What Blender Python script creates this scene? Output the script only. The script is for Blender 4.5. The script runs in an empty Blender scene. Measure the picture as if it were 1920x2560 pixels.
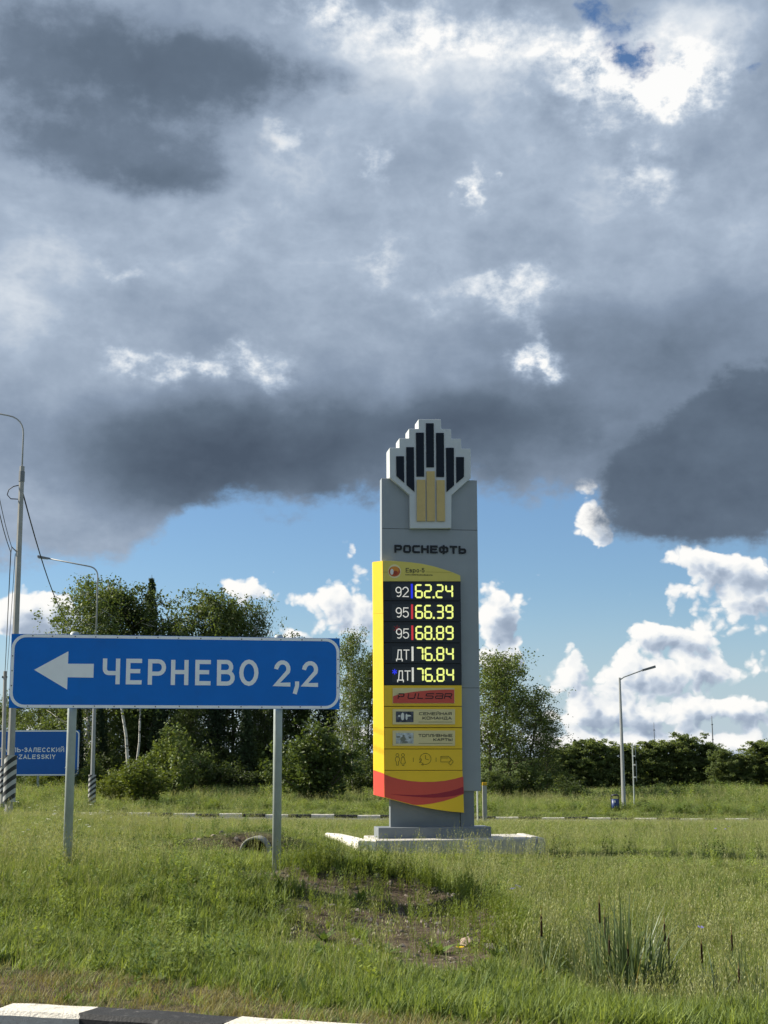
import bpy, math, random
import numpy as np
from mathutils import Vector, Matrix

random.seed(7)
RNG = np.random.default_rng(11)
SC = bpy.context.scene
COL = SC.collection
R = math.radians

# ------------------------------------------------------------------ camera
F_PX = 3600.0                       # focal length in photo pixels (photo 1920 x 2560)
CAM_Z = 1.75
PITCH = math.atan(610.0 / F_PX)
cam_d = bpy.data.cameras.new('camera')
cam_d.sensor_fit = 'VERTICAL'
cam_d.sensor_height = 24.0
cam_d.lens = 24.0 * F_PX / 2560.0
cam_d.clip_start = 0.1
cam_d.clip_end = 6000.0
cam = bpy.data.objects.new('camera', cam_d)
COL.objects.link(cam)
CAM_M = Matrix.Translation((0, 0, CAM_Z)) @ Matrix.Rotation(math.pi / 2 + PITCH, 4, 'X') @ Matrix.Rotation(-0.003, 4, 'Z')
cam.matrix_world = CAM_M
SC.camera = cam
CAM_R = CAM_M.to_3x3()


def ray(px, py):
    return CAM_R @ Vector(((px - 960) / F_PX, (1280 - py) / F_PX, -1.0))


def at(px, py, depth):
    """the point of the place seen at that spot of the photograph, 'depth' metres ahead"""
    d = ray(px, py)
    return Vector((0, 0, CAM_Z)) + d * (depth / d.y)


# ------------------------------------------------------------------ light
SUN_EL, SUN_BACK = 34.0, 16.0       # sun from the left, a little beyond the signs
sun_dir = Vector((-math.cos(R(SUN_BACK)) * math.cos(R(SUN_EL)), math.sin(R(SUN_BACK)) * math.cos(R(SUN_EL)), math.sin(R(SUN_EL))))
sun_d = bpy.data.lights.new('sun', 'SUN')
sun_d.energy = 5.0
sun_d.angle = R(0.53)
sun_d.color = (1.0, 0.93, 0.80)
sun = bpy.data.objects.new('sun', sun_d)
COL.objects.link(sun)
sun.rotation_euler = sun_dir.to_track_quat('Z', 'Y').to_euler()
SC.cycles.use_adaptive_sampling = True
SC.cycles.adaptive_threshold = 0.015
SC.view_settings.view_transform = 'Standard'
SC.view_settings.look = 'None'
EXPOSURE = 0.95
SC.view_settings.exposure = EXPOSURE
SC.view_settings.gamma = 1.0
SC.view_settings.use_curve_mapping = False


def lin(r, g, b):
    def f(c):
        c /= 255.0
        return c / 12.92 if c <= 0.04045 else ((c + 0.055) / 1.055) ** 2.4
    return (f(r), f(g), f(b), 1.0)


# ------------------------------------------------------------------ sky with clouds (world)
SKY_STRENGTH = 0.1
world = bpy.data.worlds.new('World')
SC.world = world
world.cycles.sampling_method = 'MANUAL'
world.cycles.sample_map_resolution = 256
world.use_nodes = True
WT = world.node_tree
WT.nodes.clear()
WL = WT.links


def wn(kind, **kw):
    n = WT.nodes.new(kind)
    for k, v in kw.items():
        setattr(n, k, v)
    return n


def put(sock, v):
    if isinstance(v, (int, float)):
        sock.default_value = v
    elif isinstance(v, (tuple, list)):
        sock.default_value = v
    else:
        WL.new(v, sock)


def m(op, a, b=None, c=None, clamp=False):
    n = wn('ShaderNodeMath', operation=op)
    n.use_clamp = clamp
    put(n.inputs[0], a)
    if b is not None:
        put(n.inputs[1], b)
    if c is not None:
        put(n.inputs[2], c)
    return n.outputs[0]


def vm(op, a, b=None, c=None):
    n = wn('ShaderNodeVectorMath', operation=op)
    put(n.inputs[0], a)
    if b is not None:
        put(n.inputs[1], b)
    if c is not None:
        put(n.inputs[2], c)
    return n.outputs['Value'] if op == 'DOT_PRODUCT' else n.outputs['Vector']


def noise(vec, scale, detail, rough=0.55, dist=0.0):
    n = wn('ShaderNodeTexNoise')
    n.noise_dimensions = '2D'
    put(n.inputs['Vector'], vec)
    n.inputs['Scale'].default_value = scale
    n.inputs['Detail'].default_value = detail
    n.inputs['Roughness'].default_value = rough
    n.inputs['Distortion'].default_value = dist
    return n


def smooth(v, lo, hi):
    n = wn('ShaderNodeMapRange', interpolation_type='SMOOTHSTEP')
    put(n.inputs[0], v)
    n.inputs[1].default_value = lo
    n.inputs[2].default_value = hi
    return n.outputs[0]


def ramp(v, stops):
    n = wn('ShaderNodeValToRGB')
    put(n.inputs[0], v)
    e = n.color_ramp.elements
    while len(e) < len(stops):
        e.new(0.5)
    for el, (p, c) in zip(e, stops):
        el.position = p
        el.color = c
    return n.outputs[0]


def mixc(f, a, b):
    n = wn('ShaderNodeMix', data_type='RGBA')
    put(n.inputs[0], f)
    put(n.inputs[6], a)
    put(n.inputs[7], b)
    return n.outputs[2]


def curve(v, pts, lo, hi):
    """piecewise curve of a value given in degrees: pts (x, y) with x in [lo, hi] and y in [0, 30]"""
    n = wn('ShaderNodeFloatCurve')
    t = m('DIVIDE', m('SUBTRACT', v, lo), hi - lo, clamp=True)
    put(n.inputs[1], t)
    c = n.mapping.curves[0]
    while len(c.points) < len(pts):
        c.points.new(0.5, 0.5)
    for p, (x, y) in zip(c.points, pts):
        p.location = ((x - lo) / (hi - lo), y / 30.0)
        p.handle_type = 'AUTO'
    n.mapping.update()
    return m('MULTIPLY', n.outputs[0], 30.0)


def blobs(q, items, base):
    """base + sum of weighted soft ellipses; (azimuth, elevation, half width, half height, weight) in degrees"""
    acc = base
    for (cx, cy, sx, sy, w) in items:
        r = vm('MULTIPLY_ADD', q, (1 / sx, 1 / sy, 0), (-cx / sx, -cy / sy, 0))
        g = m('POWER', 0.3679, vm('DOT_PRODUCT', r, r))
        acc = m('MULTIPLY_ADD', g, w, acc)
    return acc


# SKY TABLES (degrees of azimuth from the view axis, degrees of elevation)
#BEGIN_SKY
CUMULUS = [(-13.76, 5.18, 2.1, 1.23, 2.0), (-12.37, 4.59, 1.21, 1.08, 1.2), (-5.42, 6.57, 1.35, 0.63, 1.4), (-3.83, 6.11, 0.8, 0.47, 0.8), (-6.37, 6.56, 0.63, 0.55, 0.5), (-1.52, 5.8, 1.36, 1.74, 1.6), (-0.64, 7.23, 0.8, 0.64, 0.5), (-3.66, 4.84, 1.11, 0.39, 0.9), (4.54, 5.47, 1.11, 1.58, 1.7), (4.43, 3.58, 1.26, 0.78, 1.2), (12.33, 7.53, 1.62, 0.61, 1.43), (14.13, 6.86, 1.51, 0.77, 1.54), (11.52, 6.39, 1.03, 0.48, 0.99), (14.08, 5.63, 1.5, 0.65, 1.32), (10.69, 4.61, 1.63, 0.73, 1.38), (12.82, 4.42, 1.69, 0.65, 1.26), (7.4, 3.09, 0.95, 0.95, 1.54), (9.57, 2.92, 1.11, 0.82, 1.38), (11.56, 3.06, 1.52, 0.65, 1.26), (13.83, 3.18, 1.33, 0.53, 1.26), (7.68, 1.54, 1.47, 0.54, 1.26), (9.83, 1.53, 1.62, 0.54, 1.26), (12.12, 1.75, 1.34, 0.53, 1.26), (14.36, 1.66, 1.32, 0.71, 1.38), (6.88, 0.54, 2.42, 0.4, 1.32), (10.26, 0.46, 2.72, 0.4, 1.32), (13.42, 0.42, 2.5, 0.47, 1.32), (10.62, 2.3, 4.27, 1.69, 0.12), (8.27, 10.15, 0.79, 1.42, 1.5), (8.79, 8.88, 0.71, 0.79, 1.1), (-10.28, 1.22, 6.08, 0.92, 0.8), (0.63, 0.78, 4.71, 0.78, 0.9)]
CUMULUS_TONE = [(8.27, 10.15, 0.79, 1.26, 0.25), (10.63, 2.6, 3.97, 0.46, -0.08), (10.72, 0.46, 4.54, 0.46, -0.12)]
DECK_HOLES = [(10.15, 27.61, 1.16, 0.99, 0.75), (10.77, 26.42, 0.99, 0.5, 0.6), (15.69, 25.82, 0.87, 0.35, 0.7), (9.19, 28.74, 1.0, 0.42, 0.5)]
DECK_TONE = [(-6.46, 11.3, 8.27, 1.82, -0.37), (-8.26, 12.98, 6.37, 1.41, -0.16), (2.28, 13.1, 7.29, 1.66, -0.32), (11.2, 15.36, 5.99, 2.01, -0.18), (8.72, 12.18, 2.38, 0.94, -0.12), (5.59, 16.82, 4.24, 0.94, -0.06), (-11.66, 19.62, 5.58, 2.27, 0.06), (-4.34, 20.87, 4.15, 3.05, 0.1), (0.67, 21.54, 3.34, 4.56, 0.04), (8.98, 21.9, 4.9, 2.25, 0.08), (-13.67, 10.59, 2.75, 2.47, 0.12), (-14.54, 16.69, 2.47, 3.03, 0.16), (2.38, 26.73, 5.09, 1.74, 0.2), (13.27, 27.41, 2.43, 1.26, 0.28), (6.45, 18.97, 4.26, 1.23, 0.03), (12.14, 19.59, 4.77, 1.81, 0.04), (1.46, 11.68, 1.95, 0.95, 0.05)]
DECK_BRIGHT = [(6.06, 15.48, 0.89, 0.5, 0.7), (5.75, 16.35, 0.49, 0.62, 0.35), (-4.75, 15.04, 1.22, 0.53, 0.34), (-7.83, 15.11, 1.77, 0.31, 0.3), (-10.72, 15.31, 1.11, 0.34, 0.26), (4.3, 18.57, 2.31, 0.46, 0.26), (5.96, 18.83, 0.99, 0.62, 0.16), (3.94, 22.4, 0.3, 0.68, 0.34), (10.59, 25.78, 3.28, 1.01, 0.5), (12.36, 25.21, 1.78, 0.65, 0.45), (8.3, 26.8, 2.5, 0.72, 0.4), (2.73, 27.88, 3.75, 0.86, 0.34), (-1.89, 28.75, 1.71, 0.57, 0.28), (-4.39, 24.49, 1.51, 0.59, 0.26), (10.64, 22.7, 1.3, 0.89, 0.24), (-10.35, 18.79, 0.96, 0.46, 0.14), (4.95, 17.62, 0.66, 0.62, 0.2), (-0.33, 19.7, 0.67, 0.93, 0.16), (0.0, 23.05, 0.34, 0.9, 0.14)]
DECK_EDGE = [(-40.00, 5.83), (-22.00, 6.33), (-15.03, 6.83), (-13.08, 7.20), (-10.31, 7.12), (-8.62, 8.41), (-6.44, 9.95), (-4.19, 9.59), (-1.29, 10.01), (1.62, 10.33), (3.56, 10.47), (5.97, 10.44), (7.56, 10.48), (8.67, 10.14), (9.59, 9.17), (11.75, 8.64), (15.10, 8.52), (22.00, 8.52), (40.00, 9.52)]
MASSES = [([(-13.55, 26.39, 8.65, 3.4, 1.0), (-5.43, 26.36, 5.05, 1.74, 0.7), (-8.52, 22.82, 3.78, 1.34, 0.75), (-13.89, 23.33, 4.13, 1.31, 0.4), (-1.02, 26.02, 2.04, 0.73, 0.3)], -0.4, 0.2, 0.56, 0.5), ([(12.11, 10.03, 3.4, 1.87, 1.0), (16.39, 10.46, 3.87, 2.9, 1.2), (10.27, 11.03, 1.88, 1.41, 0.6), (13.45, 12.77, 4.62, 1.85, 0.7), (11.13, 8.66, 2.63, 0.7, 0.5), (15.81, 14.16, 3.79, 1.83, 0.5)], -0.4, 0.15, 0.33, 0.95)]
DECK_BASE = 0.48
#END_SKY


def DECK_RAMP(c):
    return [(0.0, c(76, 89, 106)), (0.2, c(99, 114, 132)), (0.42, c(136, 152, 173)), (0.62, c(172, 187, 206)), (0.8, c(216, 224, 233)), (1.0, c(253, 253, 252))]


def build_sky():
    tc = wn('ShaderNodeTexCoord')
    d = vm('NORMALIZE', tc.outputs['Generated'])
    sep = wn('ShaderNodeSeparateXYZ')
    put(sep.inputs[0], d)
    x, y, z = sep.outputs
    az = m('MULTIPLY', m('ARCTAN2', x, y), 57.2958)
    el = m('MULTIPLY', m('ARCSINE', z), 57.2958)
    comb = wn('ShaderNodeCombineXYZ')
    put(comb.inputs[0], az)
    put(comb.inputs[1], el)
    p = comb.outputs[0]
    # noise runs over azimuth and elevation, stretched a little along the horizon
    df = vm('MULTIPLY', p, (0.82, 1.15, 1.0))
    half = (0.5, 0.5, 0.5)
    w1 = vm('SUBTRACT', noise(df, 0.16, 2, 0.5).outputs['Color'], half)
    w2 = vm('SUBTRACT', noise(df, 0.7, 4, 0.58).outputs['Color'], half)
    q1 = vm('MULTIPLY_ADD', w1, (3.0, 2.4, 0), p)
    q = vm('MULTIPLY_ADD', w2, (1.6, 1.3, 0), q1)
    qs = wn('ShaderNodeSeparateXYZ')
    put(qs.inputs[0], q)
    # clear sky
    sky = wn('ShaderNodeTexSky', sky_type='NISHITA')
    sky.sun_disc = False
    sky.sun_elevation = R(SUN_EL)
    sky.sun_rotation = R(270 + SUN_BACK)
    sky.air_density = 1.0
    sky.dust_density = 0.15
    sky.ozone_density = 2.0
    g_ = 1.0 / 2 ** EXPOSURE
    col = vm('MULTIPLY', sky.outputs[0], (0.80 * g_, 0.96 * g_, 1.14 * g_))
    k = 1.0 / SKY_STRENGTH / 2 ** EXPOSURE      # cloud tones are meant as seen through the exposure

    def c(r, g, b):
        v = lin(r, g, b)
        return (v[0] * k, v[1] * k, v[2] * k, 1)
    fine = m('SUBTRACT', noise(df, 0.9, 7, 0.62).outputs[0], 0.5)
    mid = m('SUBTRACT', noise(vm('ADD', df, (31.0, 7.0, 3.0)), 0.28, 5, 0.55).outputs[0], 0.5)

    # pale moist air towards the horizon
    col = mixc(m('MULTIPLY', smooth(el, 7.0, -1.5), 0.85), col, c(186, 204, 224))

    # low cumulus heaps: billowy outlines, lit from the upper left, grey where the heap stands between them and the sun
    def heap(pos, full=True):
        vw = vm('MULTIPLY_ADD', w2, (0.9, 0.7, 0), pos)
        v = wn('ShaderNodeTexVoronoi', feature='F1', voronoi_dimensions='2D')
        put(v.inputs['Vector'], vw)
        v.inputs['Scale'].default_value = 0.6
        v.inputs['Detail'].default_value = 2.0
        v.inputs['Roughness'].default_value = 0.55
        v.inputs['Lacunarity'].default_value = 2.3
        body = blobs(vm('MULTIPLY_ADD', w2, (0.8, 0.6, 0), vm('MULTIPLY_ADD', w1, (0.6, 0.4, 0), pos)), CUMULUS, -0.40)
        body = m('MULTIPLY_ADD', m('SUBTRACT', 0.42, v.outputs['Distance']), 1.15, body)
        return m('MULTIPLY_ADD', fine, 0.36 if full else 0.15, body)
    dens = heap(p)
    shade = heap(vm('ADD', p, (-0.34, 0.46, 0.0)), False)
    ccov = smooth(dens, -0.10, 0.30)
    cb = m('MULTIPLY_ADD', smooth(shade, -0.25, 1.35), -0.64, 0.97)
    cb = m('MULTIPLY_ADD', m('SUBTRACT', dens, shade), 0.16, cb)
    cb = m('MULTIPLY_ADD', mid, 0.45, cb)
    cb = m('MULTIPLY_ADD', fine, 0.22, cb)
    cb = blobs(q1, CUMULUS_TONE, cb)
    ccol = ramp(cb, [(0.0, c(138, 154, 175)), (0.3, c(166, 180, 199)), (0.55, c(200, 211, 225)), (0.78, c(238, 241, 243)), (1.0, c(255, 254, 251))])
    col = mixc(ccov, col, ccol)

    # the high grey deck
    edge = curve(qs.outputs[0], DECK_EDGE, -40, 40)
    cov = m('SUBTRACT', qs.outputs[1], edge)
    cov = m('MULTIPLY_ADD', m('MAXIMUM', fine, -0.3), m('MULTIPLY_ADD', smooth(cov, 0.2, 1.6), -1.7, 2.2), cov)
    hb = blobs(q, DECK_HOLES, 0.0)
    hole = m('MULTIPLY_ADD', m('MULTIPLY_ADD', fine, 1.6, m('MULTIPLY', mid, 0.8)), smooth(hb, 0.0, 0.35), hb)
    dcov = m('MULTIPLY', smooth(cov, -0.3, 1.0), m('SUBTRACT', 1.0, smooth(hole, 0.22, 0.95)))
    wq = vm('MULTIPLY_ADD', w2, (2.6, 2.2, 0), q1)
    qm = vm('MULTIPLY_ADD', w2, (0.9, 0.8, 0), q1)
    b = blobs(qm, DECK_TONE, DECK_BASE)
    b = m('MULTIPLY_ADD', mid, 0.30, b)
    b = m('MULTIPLY_ADD', fine, 0.07, b)
    # wisps: thin bright threads drawn out of the lighter parts
    rid = m('SUBTRACT', 1.0, m('MULTIPLY', m('ABSOLUTE', m('ADD', noise(vm('MULTIPLY_ADD', w1, (2.0, 2.0, 0), df), 0.42, 4, 0.6).outputs[0], -0.5)), 6.0))
    b = m('MULTIPLY_ADD', m('MAXIMUM', rid, 0.0), m('MULTIPLY', smooth(b, 0.36, 0.66), 0.07), b)
    glow = blobs(wq, DECK_BRIGHT, 0.0)
    glow = m('MULTIPLY', glow, m('MULTIPLY_ADD', fine, 3.6, 0.95))
    b = m('ADD', b, m('MAXIMUM', glow, 0.0))
    dcol = ramp(b, DECK_RAMP(c))
    col = mixc(dcov, col, dcol)

    # lower dark masses in front of the deck, each with a thinner, brighter rim
    for items, th, lo, hi, rag in MASSES:
        dm_ = blobs(qm, items, th)
        dm_ = m('MULTIPLY_ADD', fine, rag, m('MULTIPLY_ADD', mid, 0.5, dm_))
        mc = smooth(dm_, 0.0, 0.62)
        tone = m('MULTIPLY_ADD', smooth(dm_, 0.0, 0.75), lo - hi, hi)
        tone = m('MULTIPLY_ADD', mid, 0.30, m('MULTIPLY_ADD', fine, 0.10, tone))
        col = mixc(mc, col, ramp(tone, DECK_RAMP(c)))
    bg = wn('ShaderNodeBackground')
    put(bg.inputs[0], col)
    bg.inputs[1].default_value = SKY_STRENGTH
    out = wn('ShaderNodeOutputWorld')
    WL.new(bg.outputs[0], out.inputs[0])


build_sky()

# ------------------------------------------------------------------ materials
MATS = {}


def mat(name, color, rough=0.6, spec=0.3, var=0.0, vscale=6.0, bump=0.0, bscale=40.0, metal=0.0, emit=0.0,
        trans=0.0, color2=None, objrand=0.0, patch=None, dirt=None):
    """procedural material: base colour with noise variation, optional second colour patches, bump, leaf translucency"""
    if name in MATS:
        return MATS[name]
    mt = bpy.data.materials.new(name)
    mt.use_nodes = True
    nt = mt.node_tree
    nd, lk = nt.nodes, nt.links
    b = nd['Principled BSDF']
    out = nd['Material Output']
    b.inputs['Roughness'].default_value = rough
    b.inputs['Specular IOR Level'].default_value = spec
    b.inputs['Metallic'].default_value = metal
    c1 = (*color[:3], 1)
    geo = nd.new('ShaderNodeNewGeometry')
    tco = nd.new('ShaderNodeTexCoord')
    cur = None

    def nz(scale, detail=6, src='obj', rgh=0.6):
        n = nd.new('ShaderNodeTexNoise')
        n.inputs['Scale'].default_value = scale
        n.inputs['Detail'].default_value = detail
        n.inputs['Roughness'].default_value = rgh
        lk.new(tco.outputs['Object'] if src == 'obj' else geo.outputs['Position'], n.inputs['Vector'])
        return n.outputs[0]

    def mx(f, a, bb, mode='MIX'):
        n = nd.new('ShaderNodeMix')
        n.data_type = 'RGBA'
        n.blend_type = mode
        for s, v in ((n.inputs[0], f), (n.inputs[6], a), (n.inputs[7], bb)):
            if hasattr(v, 'is_linked'):
                lk.new(v, s)
            else:
                s.default_value = v
        return n.outputs[2]

    def mr(v, a, bb, c, d):
        n = nd.new('ShaderNodeMapRange')
        lk.new(v, n.inputs[0])
        for i, q in enumerate((a, bb, c, d)):
            n.inputs[i + 1].default_value = q
        return n.outputs[0]
    cur = c1
    if color2 is not None:
        if patch is None:
            oi = nd.new('ShaderNodeObjectInfo')
            fac = oi.outputs['Random']
        else:
            fac = mr(nz(patch, 5, 'pos'), 0.38, 0.62, 0, 1)
        cur = mx(fac, c1, (*color2[:3], 1))
    if dirt is not None:   # (colour, scale, threshold, amount)
        fac = mr(nz(dirt[1], 9, 'obj', 0.68), dirt[2], dirt[2] + 0.16, 0, dirt[3])
        cur = mx(fac, cur, (*dirt[0][:3], 1))
    if var > 0:
        v = mr(nz(vscale, 8, 'obj' if not trans else 'pos'), 0.25, 0.75, 1 - var, 1 + var)
        cur = mx(1.0, cur, v, 'MULTIPLY')
    if objrand > 0:
        oi = nd.new('ShaderNodeObjectInfo')
        v = mr(oi.outputs['Random'], 0, 1, 1 - objrand, 1 + objrand)
        cur = mx(1.0, cur, v, 'MULTIPLY')
    if hasattr(cur, 'is_linked'):
        lk.new(cur, b.inputs['Base Color'])
    else:
        b.inputs['Base Color'].default_value = cur
    if emit > 0:
        b.inputs['Emission Color'].default_value = c1
        b.inputs['Emission Strength'].default_value = emit
    if bump > 0:
        n = nd.new('ShaderNodeBump')
        n.inputs['Strength'].default_value = bump
        n.inputs['Distance'].default_value = 0.02
        lk.new(nz(bscale, 8), n.inputs['Height'])
        lk.new(n.outputs[0], b.inputs['Normal'])
    if trans > 0:
        t = nd.new('ShaderNodeBsdfTranslucent')
        tint = mx(1.0, cur, (1.25, 1.2, 0.55, 1), 'MULTIPLY')
        lk.new(tint, t.inputs[0])
        s = nd.new('ShaderNodeMixShader')
        s.inputs[0].default_value = trans
        lk.new(b.outputs[0], s.inputs[1])
        lk.new(t.outputs[0], s.inputs[2])
        lk.new(s.outputs[0], out.inputs[0])
    MATS[name] = mt
    return mt


# ------------------------------------------------------------------ mesh helpers
class MB:
    def __init__(self):
        self.v, self.f = [], []

    def add(self, vs, fs):
        o = len(self.v)
        self.v += [tuple(p) for p in vs]
        self.f += [tuple(i + o for i in q) for q in fs]
        return self

    def box(self, x0, x1, y0, y1, z0, z1):
        vs = [(x, y, z) for z in (z0, z1) for y in (y0, y1) for x in (x0, x1)]
        return self.add(vs, [(0, 2, 3, 1), (4, 5, 7, 6), (0, 1, 5, 4), (2, 6, 7, 3), (0, 4, 6, 2), (1, 3, 7, 5)])

    def prism(self, poly, y0, y1):
        """polygon in the local x-z plane (any winding) from y0 (front) to y1 (back)"""
        a = sum(p[0] * q[1] - q[0] * p[1] for p, q in zip(poly, poly[1:] + poly[:1]))
        if a < 0:
            poly = poly[::-1]
        n = len(poly)
        vs = [(x, y0, z) for x, z in poly] + [(x, y1, z) for x, z in poly]
        fs = [tuple(range(n)), tuple(range(2 * n - 1, n - 1, -1))]
        fs += [(i, i + n, (i + 1) % n + n, (i + 1) % n) for i in range(n)]
        return self.add(vs, fs)

    def vprism(self, poly, z0, z1):
        """polygon in the x-y plane from z0 to z1"""
        a = sum(p[0] * q[1] - q[0] * p[1] for p, q in zip(poly, poly[1:] + poly[:1]))
        if a < 0:
            poly = poly[::-1]
        n = len(poly)
        vs = [(x, y, z0) for x, y in poly] + [(x, y, z1) for x, y in poly]
        fs = [tuple(range(n - 1, -1, -1)), tuple(range(n, 2 * n))]
        fs += [(i, (i + 1) % n, (i + 1) % n + n, i + n) for i in range(n)]
        return self.add(vs, fs)

    def tube(self, pts, radii, seg=10, caps=True):
        pts = [Vector(p) for p in pts]
        if isinstance(radii, (int, float)):
            radii = [radii] * len(pts)
        vs, fs = [], []
        up = Vector((0.31, 0.2, 0.93)).normalized()
        for i, p in enumerate(pts):
            t = (pts[min(i + 1, len(pts) - 1)] - pts[max(i - 1, 0)]).normalized()
            if abs(t.dot(up)) > 0.97:
                ref = Vector((1, 0, 0))
            else:
                ref = up
            if i == 0:
                a = t.cross(ref).normalized()
            else:
                a = (a - t * a.dot(t)).normalized()
            b = t.cross(a)
            for k in range(seg):
                th = 2 * math.pi * k / seg
                vs.append(p + (a * math.cos(th) + b * math.sin(th)) * radii[i])
        for i in range(len(pts) - 1):
            for k in range(seg):
                k2 = (k + 1) % seg
                fs.append((i * seg + k, i * seg + k2, (i + 1) * seg + k2, (i + 1) * seg + k))
        if caps:
            fs.append(tuple(range(seg - 1, -1, -1)))
            fs.append(tuple(range((len(pts) - 1) * seg, len(pts) * seg)))
        return self.add(vs, fs)

    def stroke(self, pts, w, y0, t, closed=False):
        """flat ribbon of width w along 2D points (x, z), its face at y0 and t thick behind it"""
        n = len(pts)
        P = [Vector(p) for p in pts]
        L, Rr = [], []
        for i in range(n):
            if closed:
                a, b = P[i - 1], P[(i + 1) % n]
            else:
                a, b = P[max(i - 1, 0)], P[min(i + 1, n - 1)]
            d1 = (P[i] - a) if (P[i] - a).length > 1e-9 else (b - P[i])
            d2 = (b - P[i]) if (b - P[i]).length > 1e-9 else d1
            d1.normalize()
            d2.normalize()
            n1, n2 = Vector((-d1.y, d1.x)), Vector((-d2.y, d2.x))
            mt = n1 + n2
            mt = n1 if mt.length < 1e-6 else mt.normalized()
            k = 1.0 / max(0.5, mt.dot(n1))
            L.append(P[i] + mt * w * 0.5 * k)
            Rr.append(P[i] - mt * w * 0.5 * k)
        vs = [(p.x, y0, p.y) for p in L] + [(p.x, y0, p.y) for p in Rr] + [(p.x, y0 + t, p.y) for p in L] + [(p.x, y0 + t, p.y) for p in Rr]
        fs = []
        for i in range(n if closed else n - 1):
            j = (i + 1) % n
            fs += [(n + i, n + j, j, i), (i, j, 2 * n + j, 2 * n + i), (n + j, n + i, 3 * n + i, 3 * n + j)]
        if not closed:
            fs += [(0, 2 * n, 3 * n, n), (n - 1, 2 * n - 1, 4 * n - 1, 3 * n - 1)]
        return self.add(vs, fs)

    def mesh(self, name, material, smooth=False):
        me = bpy.data.meshes.new(name)
        me.from_pydata(self.v, [], self.f)
        me.update()
        if material:
            me.materials.append(material)
        if smooth:
            for p in me.polygons:
                p.use_smooth = True
        return me

    def build(self, name, material, parent=None, smooth=False, bevel=0.0, loc=None):
        o = bpy.data.objects.new(name, self.mesh(name, material, smooth))
        COL.objects.link(o)
        o.parent = parent
        if loc is not None:
            o.location = loc
        if bevel > 0:
            md = o.modifiers.new('bevel', 'BEVEL')
            md.width = bevel
            md.segments = 2
            md.limit_method = 'ANGLE'
        return o


def fast_mesh(name, verts, quads, material, smooth=False):
    me = bpy.data.meshes.new(name)
    verts = np.asarray(verts, np.float32)
    quads = np.asarray(quads, np.int32)
    k = quads.shape[1]
    me.vertices.add(len(verts))
    me.vertices.foreach_set('co', verts.ravel())
    me.loops.add(quads.size)
    me.loops.foreach_set('vertex_index', quads.ravel())
    me.polygons.add(len(quads))
    me.polygons.foreach_set('loop_start', np.arange(0, quads.size, k, dtype=np.int32))
    if smooth:
        me.polygons.foreach_set('use_smooth', np.ones(len(quads), bool))
    me.update(calc_edges=True)
    me.validate()
    if material:
        me.materials.append(material)
    return me


def tag(o, label=None, cat=None, group=None, kind=None):
    for k, v in (('label', label), ('category', cat), ('group', group), ('kind', kind)):
        if v:
            o[k] = v
    return o


def empty(name, loc, label, cat, rz=0.0, group=None):
    o = bpy.data.objects.new(name, None)
    o.empty_display_size = 0.2
    COL.objects.link(o)
    o.location = loc
    o.rotation_euler = (0, 0, rz)
    return tag(o, label, cat, group)


def link(name, me, parent=None, loc=None):
    o = bpy.data.objects.new(name, me)
    COL.objects.link(o)
    o.parent = parent
    if loc is not None:
        o.location = loc
    return o


class Frame:
    """local frame of a standing flat thing: x along it, y away from the viewer, z up"""
    def __init__(self, origin, rz):
        self.o, self.rz = Vector(origin), rz
        self.M = Matrix.Translation(self.o) @ Matrix.Rotation(rz, 4, 'Z')
        self.I = self.M.inverted()

    def uv(self, px, py, y=0.0):
        a = self.I @ Vector((0, 0, CAM_Z))
        d = self.I.to_3x3() @ ray(px, py)
        p = a + d * ((y - a.y) / d.y)
        return (p.x, p.z)


# ------------------------------------------------------------------ stroke lettering
def arc(cx, cy, rx, ry, a0, a1, n=9):
    return [(cx + rx * math.cos(R(a0 + (a1 - a0) * i / n)), cy + ry * math.sin(R(a0 + (a1 - a0) * i / n))) for i in range(n + 1)]


G = {}
G['О'] = G['O'] = [arc(.5, .5, .5, .5, 0, 337.5, 15) + ['c']]
G['Ч'] = [[(0, 1), (0, .62)] + arc(.3, .62, .3, .2, 180, 270, 4) + [(1, .42)], [(1, 0), (1, 1)]]
G['Е'] = G['E'] = [[(1, 1), (0, 1), (0, 0), (1, 0)], [(0, .52), (.86, .52)]]
G['Р'] = G['P'] = [[(0, 0), (0, 1)], [(0, 1), (.6, 1)] + arc(.6, .71, .4, .29, 90, -90, 8) + [(0, .42)]]
G['Н'] = G['H'] = [[(0, 0), (0, 1)], [(1, 0), (1, 1)], [(0, .52), (1, .52)]]
G['В'] = G['B'] = [[(0, 0), (0, 1)], [(0, 1), (.55, 1)] + arc(.55, .765, .33, .235, 90, -90, 7) + [(0, .53)], [(.5, .53), (.6, .53)] + arc(.6, .265, .4, .265, 90, -90, 7) + [(0, 0)]]
G['2'] = [[(0, .78)] + arc(.5, .7, .5, .3, 165, -25, 9) + [(0, 0), (1, 0)]]
G[','] = [[(1.0, 1.0), (1.0, .55), (.0, -.6)]]
G['С'] = G['C'] = [arc(.5, .5, .5, .5, 48, 312, 14)]
G['Ф'] = [[(.5, -.04), (.5, 1.04)], arc(.5, .5, .5, .36, 0, 337.5, 15) + ['c']]
G['Т'] = G['T'] = [[(0, 1), (1, 1)], [(.5, 1), (.5, 0)]]
G['Ь'] = [[(0, 1), (0, 0)], [(0, 0), (.6, 0)] + arc(.6, .29, .4, .29, -90, 90, 8) + [(0, .58)]]
G['П'] = [[(0, 0), (0, 1), (1, 1), (1, 0)]]
G['Л'] = [[(0, 0), (.12, .08), (.3, 1), (1, 1), (1, 0)]]
G['А'] = G['A'] = [[(0, 0), (.5, 1), (1, 0)], [(.18, .32), (.82, .32)]]
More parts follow.
